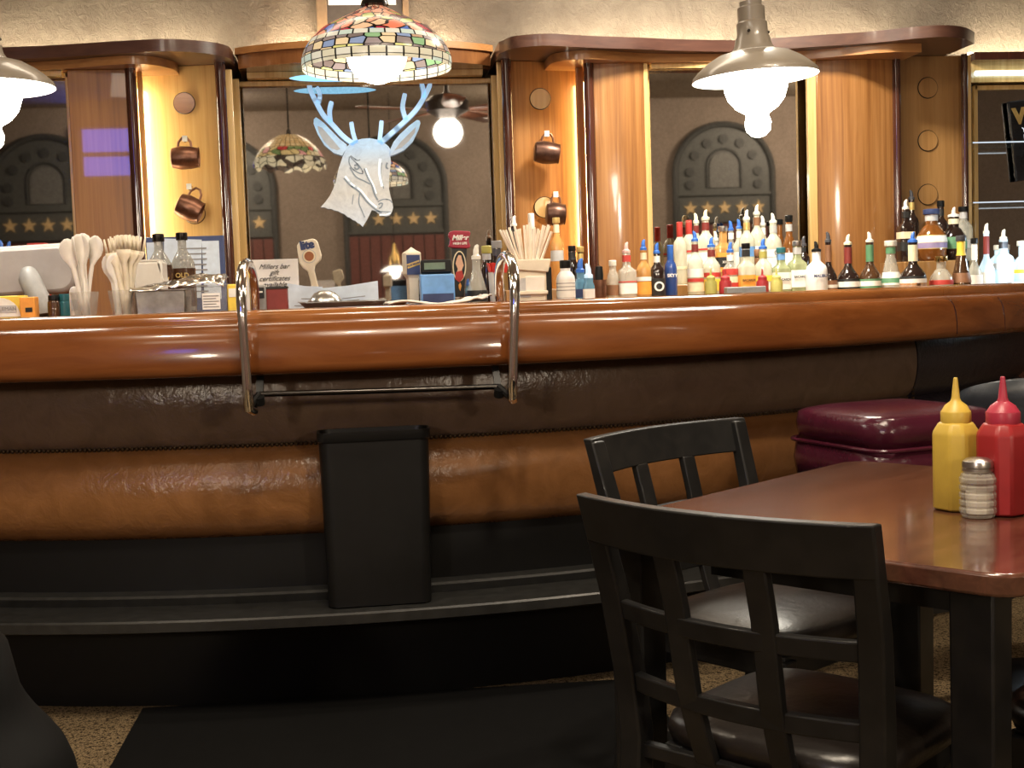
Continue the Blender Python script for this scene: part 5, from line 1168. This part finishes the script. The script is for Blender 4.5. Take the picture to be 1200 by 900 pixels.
# ------------------------------------------------------------------ chairs
def cushion(w, d, z0, z1, seg=40, dome=.012, sq=4.5):
    m = MB(); prof = [(.90,z0),(.97,z0+.004),(1.0,(z0+z1)/2-.004),(1.0,(z0+z1)/2+.004),(.975,z1-.008),(.90,z1),(.7,z1+dome*.5),(.4,z1+dome*.85),(.001,z1+dome)]
    return m.lathe([(k*.5, z) for k, z in prof], seg, R=Matrix.Diagonal(Vector((w, d, 1))), sq=sq)
def make_chair(label):
    T = thing('dining_chair', label, 'chair')
    for s in (-1, 1):
        pth = [(s*.225,-.25,0),(s*.222,-.220,.20),(s*.220,-.205,.42),(s*.226,-.215,.53),(s*.235,-.238,.66),(s*.2445,-.280,.814)]
        MB().bar(pth, [.036,.040,.042,.042,.042,.040], [.032,.038,.042,.038,.032,.026]).build('rear_leg', 'black_wood', T, bev=.004)
        MB().bar([(s*.168,.145,0),(s*.170,.150,.40)], [.032,.042], [.032,.042]).build('front_leg', 'black_wood', T, bev=.004)
        MB().bar([(s*.221,-.225,.19),(s*.169,.146,.19)], .018, .03, (1,0,0), (0,0,1)).build('stretcher', 'black_wood', T)
    def back(z): # y of back plane at height z
        pts = [(.40,-.205),(.53,-.215),(.66,-.238),(.82,-.282)]
        for (za, ya), (zb_, yb) in zip(pts, pts[1:]):
            if z <= zb_: return ya+(yb-ya)*(z-za)/(zb_-za)
        return pts[-1][1]
    def hw(z): return .220+.0245*max(0, (z-.42))/.40
    def crest(nm, z0, z1, th, bow, ext=0):
        n = 14; m = MB(); vs = []; fs = []
        for k in range(n+1):
            u = -1+2*k/n; b = -bow*(1-u*u)
            for z, t in ((z0,-1),(z1,-1),(z1,1),(z0,1)): vs.append((u*(hw(z)+ext), back(z)+b+t*th/2, z))
        for k in range(n):
            for i in range(4): fs.append((k*4+i, k*4+(i+1) % 4, k*4+4+(i+1) % 4, k*4+4+i))
        fs += [(0,1,2,3), tuple(n*4+i for i in (3,2,1,0))]
        return m.add(vs, fs).build(nm, 'black_wood', T, bev=.003)
    crest('top_rail', .742, .82, .026, .050, .020)
    crest('cross_rail', .616, .647, .020, .044, -.012); crest('cross_rail', .496, .526, .020, .038, -.012); crest('cross_rail', .385, .41, .020, .0, -.012)
    for s in (-1, 1):
        zz = [.40,.46,.53,.60,.66,.70,.745]
        MB().bar([(s*.078*(hw(z)/hw(.6)), back(z)-(.044*(1-.105))*min(1, .05+(z-.40)/.10*.85), z) for z in zz], .040, .018).build('back_slat', 'black_wood', T, bev=.003)
    f = MB(); f.box((0,-.015,.383),(.355,.35,.05)); f.build('seat_frame', 'black_wood', T, bev=.004)
    cushion(.415,.395,.405,.455,dome=.02).build('seat', 'leather_black', T, (0,-.005,0), ang=60)
    b = MB().bar([(-.195,-.03,.19),(.195,-.03,.19)], .018, .03, (0,1,0), (0,0,1)); b.build('cross_stretcher', 'black_wood', T)
    return T
def seat_by_top(T, l, r, ztop):
    """place a chair by the two ends of its top rail (left, right as pictured)"""
    a, b = atz(l[0], l[1], ztop), atz(r[0], r[1], ztop); d = b-a
    print('CHAIR', d.length, tuple(a), tuple(b)); return a, b
# near chair: seen from behind
ZTOP = .82
def place(T, a, b, back_off=-.282, facing=1, turn=0):
    d = Vector((b.x-a.x, b.y-a.y, 0)).normalized(); f = Vector((-d.y, d.x, 0))*facing   # f: direction the chair faces
    f = Matrix.Rotation(math.radians(turn), 3, 'Z') @ f
    rz = math.atan2(f.y, f.x)-PI/2; m = Vector(((a.x+b.x)/2, (a.y+b.y)/2, 0))
    T.location = m - f*back_off; T.rotation_euler = (0,0,rz)
ch = make_chair('nearest black lattice-back chair with black cushion, its back to the camera')
a, b = seat_by_top(ch, (676,577), (1028,618), ZTOP); place(ch, a, b, turn=2)
ch.scale = (.96, .97, 1)
ch2 = copy_tree(ch); ch2['label'] = 'black lattice-back chair on the far left side of the table, nearest the bar'
a, b = seat_by_top(ch2, (690,514), (867,489.5), ZTOP); ch2.scale = (1,1,1); place(ch2, b, a, turn=1)
ch3 = copy_tree(ch); ch3['label'] = 'black chair at the right side of the table, almost wholly cut by the frame edge'
ch3.scale = (1,1,1)
for c_ in (ch, ch2, ch3): c_['group'] = 'dining chairs at the mahogany table'
def put(c_, u, v, f): 
    q = Vector((ctr.x, ctr.y, 0)) + U*u + V*v; c_.location = (q.x, q.y, 0); c_.rotation_euler = (0,0,math.atan2(f.y, f.x)-PI/2)
put(ch3, .12, .355, -V)
# ------------------------------------------------------------------ stools at the bar
p = atz(1022, 482, .80)
ST = thing('bar_stool', 'square wine-red padded bar stool with black legs against the bar', 'stool', (0,0,0))
near = atz(1019, 517, .745); rz = math.radians(-32); ux = Vector((math.cos(rz), math.sin(rz), 0)); uy = Vector((-math.sin(rz), math.cos(rz), 0))
near = atz(1032, 517, .745); lft = atz(938, 500, .745); rgt = None
lv = Vector((lft.x-near.x, lft.y-near.y, 0)); print('STOOL', lv.length, tuple(near), math.degrees(math.atan2(lv.y, lv.x)))
W_ = .40
phi = math.radians(106); du = Vector((math.cos(phi), math.sin(phi), 0)); dv = Vector((math.sin(phi), -math.cos(phi), 0))   # left face and right face directions
sc2 = Vector((near.x, near.y, 0)) + du*W_/2 + dv*W_/2
ST.location = (sc2.x, sc2.y, 0); ST.rotation_euler = (0,0,phi)
cushion(W_, W_, .715, .80, 48, .018, 7).build('seat_cushion', 'leather_wine', ST, ang=70)
cushion(W_+.012, W_+.012, .615, .718, 48, .0, 7).build('seat_skirt', 'leather_wine', ST, ang=70)
pp = MB().tube([(x, y, .7165) for x, y in rrect(W_+.006, W_+.006, .05, 5)], .0055, 8, True); pp.build('piping', 'leather_wine', ST)
for sx in (-1,1):
    for sy in (-1,1): MB().bar([(sx*.18,sy*.18,0),(sx*.155,sy*.155,.63)], [.03,.036], [.03,.036]).build('leg', 'black_wood', ST, bev=.003)
sb = MB()
for s in (-1,1): sb.box((0,s*.17,.25),(.34,.02,.03)); sb.box((s*.17,0,.30),(.02,.34,.03))
sb.build('foot_rest', 'black_wood', ST)
# slate stool back at the right edge
p0 = at(1182, 445, 3.15); p1 = at(1215, 437, 3.15)
SB = thing('bar_stool', 'dark slate bucket bar stool with rounded back at the right frame edge', 'stool', ((p0.x+.21), 3.32, 0), math.radians(180-8))
def shellf(u, v):
    a = PI*(-.02+1.04*u); r_ = .215+.012*v; top = p0.z-.57 - .055*abs(2*u-1)**3
    return (r_*math.cos(a), r_*math.sin(a)*.8, .57+top*v)
MB().grid(shellf, 28, 6).build('backrest', 'vinyl_slate', SB, solid=.05, ang=60)
cushion(.42,.40,.56,.64,36,.02,3).build('seat', 'vinyl_slate', SB, ang=70)
MB().lathe([(.20,0),(.19,.02),(.04,.035),(.032,.05),(.032,.56)], 26).build('pedestal', 'dark_steel', SB)
# black tub chair at the lower left
c = at(-150, 800, 2.0)
TC = thing('tub_chair', 'black upholstered round swivel stool with low waisted back, cut by the lower left corner', 'stool', (c.x, 2.0, 0))
k = 2.0/F; zz = lambda y: 1.14-(y-358)*2.0/F*.995
prof = [(.10,zz(640)),(.135,zz(700)),(.19*1.02,zz(749)),((150+6)*k,zz(802)),((150+15)*k,zz(822)),((150+25)*k,zz(838)),((150+42)*k,zz(860)),((150+54)*k,zz(878)),((150+62)*k,zz(900)),((150+68)*k,zz(930)),((150+62)*k,zz(960))]
MB().lathe(prof[::-1], 40).build('padded_body', 'vinyl_black', TC, ang=70)
MB().lathe([(.19,0),(.19,.015),(.05,.03),(.04,.06),(.04,zz(962))], 26).build('pedestal', 'dark_steel', TC)
# rubber mat
m1, m2, m3 = atz(167, 829, .012), atz(128, 899, .012), atz(752, 794, .012)
dv_ = (m2-m1).normalized()*1.25
poly = [m1, m1+dv_, m3+dv_, m3]
MT = MB().prism([(q.x, q.y) for q in poly], .001, .012).build('floor_mat', 'rubber_mat', bev=.003); tag(MT, 'black rubber floor mat lying on the speckled carpet before the bar', 'mat')

tvp = at(126, 178, 2*YP+2.35)
TV = thing('wall_television', 'blue-lit television on the wall opposite, seen as a blue sheen on the left pillar', 'television', (tvp.x, -2.35, tvp.z))
MB().box((0,-.03,0), (.60,.05,.66)).build('casing', 'tv_black', TV, bev=.006); MB().box((0,0,.12), (.50,.006,.24)).build('screen', 'tv_blue', TV); MB().box((0,0,-.15), (.50,.006,.20)).build('screen', 'tv_blue', TV)
MB().box((0,-.14,0), (.08,.20,.08)).build('wall_bracket', 'dark_steel', TV)
# ------------------------------------------------------------------ light
def area(name, loc, size, power, col, aim=None, sy=None):
    l = bpy.data.lights.new(name, 'AREA'); l.size = size; l.energy = power; l.color = col
    if sy: l.shape = 'RECTANGLE'; l.size_y = sy
    o = bpy.data.objects.new(name, l); COL.objects.link(o); o.location = loc
    d = (Vector(aim)-Vector(loc)) if aim else Vector((0,0,-1)); o.rotation_euler = d.to_track_quat('-Z', 'Y').to_euler(); return o
def point(name, loc, power, col, r=.05):
    l = bpy.data.lights.new(name, 'POINT'); l.energy = power; l.color = col; l.shadow_soft_size = r
    o = bpy.data.objects.new(name, l); COL.objects.link(o); o.location = loc; return o
WARM = (1, .84, .64)
area('room_light', (.2, 1.2, 3.27), 1.0, 26, WARM); area('room_light', (-1.6, .6, 3.2), .8, 12, WARM, (-.6, 3.6, .5))
for x, y, e in ((-1.35, 2.1, 30), (.05, 1.35, 34), (.62, 1.55, 34), (1.9, 2.6, 30)): area('ceiling_can', (x, y, 3.26), .14, e, WARM)
area('table_light', (1.5, 2.75, 3.2), .4, 16, WARM, (1.0, 2.0, .5))
area('wall_fill', (1.95, -1.0, 3.2), .6, 90, WARM, (1.6, -2.6, 1.6)); area('wall_fill', (5.1, -1.0, 3.2), .6, 130, WARM, (4.0, -2.6, 1.9)); area('wall_fill', (-1.72, -1.0, 3.2), .42, 100, WARM, (-1.8, -2.6, 1.6))  # unseen lights added to brighten the wall in the mirrors
area('front_fill', (2.25, -2.1, 1.95), .28, 42, WARM, (.6, 3.4, .7)); area('front_fill', (-2.15, -2.1, 1.95), .28, 46, WARM, (-.4, 3.3, .7))
area('bar_light', (.2, 4.9, 3.2), 2.4, 26, WARM, (.2, 5.0, 1), .4)
area('bottle_fill', (X(872, 4.9), 4.95, 2.9), .4, 85, (1,.92,.76), (X(872, 5.6), 5.6, 1.15), .2)  # added to brighten the bottle cluster, no fixture seen
point('end_light', (X(1190, 5.45), 5.35, 1.25), 3.0, (.7,.88,1), .04)
W = bpy.data.worlds.new('world'); SC.world = W; W.use_nodes = True
W.node_tree.nodes['Background'].inputs[0].default_value = (1,.85,.7,1); W.node_tree.nodes['Background'].inputs[1].default_value = .03
SC.view_settings.view_transform = 'Standard'; SC.view_settings.look = 'None'; SC.view_settings.exposure = 0
SC.cycles.use_denoising = True; SC.cycles.max_bounces = 8; SC.cycles.transparent_max_bounces = 16; SC.cycles.caustics_reflective = False; SC.cycles.caustics_refractive = False
SC.cycles.sample_clamp_indirect = 6

# small pieces sit on the part they belong to
def under(child, host):
    if child.parent == host.parent and host.matrix_basis == Matrix.Identity(4): child.parent = host
HOSTS = {'lettering': ('card', 'front_label', 'crest', 'glass_body', 'name_panel', 'sign_board'), 'small_lettering': ('sign_board',), 'emblem_ground': ('shaft',), 'emblem_field': ('shaft',), 'emblem_figure': ('shaft',),
 'emblem_skirt': ('shaft',), 'emblem_tail': ('shaft',), 'round_seal': ('paddle',), 'nozzle': ('cap',), 'front_edge': ('pane',), 'plug_ring': ('round_plug',), 'printed_lines': ('paper_label', 'sheet', 'notice_papers'), 'display_glass': ('display_head',),
 'thumb_screw': ('shade',), 'name_panel': ('carton',), 'printed_mark': ('carton',), 'box_lid': ('carton',), 'napkin_slot': ('caddy_body',), 'napkin_ledge': ('caddy_body',), 'label_panel': ('body',), 'inner_arch_frame': ('inner_arch',)}
stem = lambda n: n.split('.')[0]
bpy.context.view_layer.update()
for o in list(COL.objects):
    if o.parent is None or stem(o.name) not in HOSTS or o.parent.parent is not None: continue
    for hn in HOSTS[stem(o.name)]:
        c_ = [q for q in o.parent.children if stem(q.name) == hn and q is not o]
        if c_:
            if stem(o.name) == 'plug_ring': c_ = [min(c_, key=lambda q: (sum((Vector(b) for b in q.bound_box), Vector())/8-sum((Vector(b) for b in o.bound_box), Vector())/8).length)]
            under(o, c_[0]); break
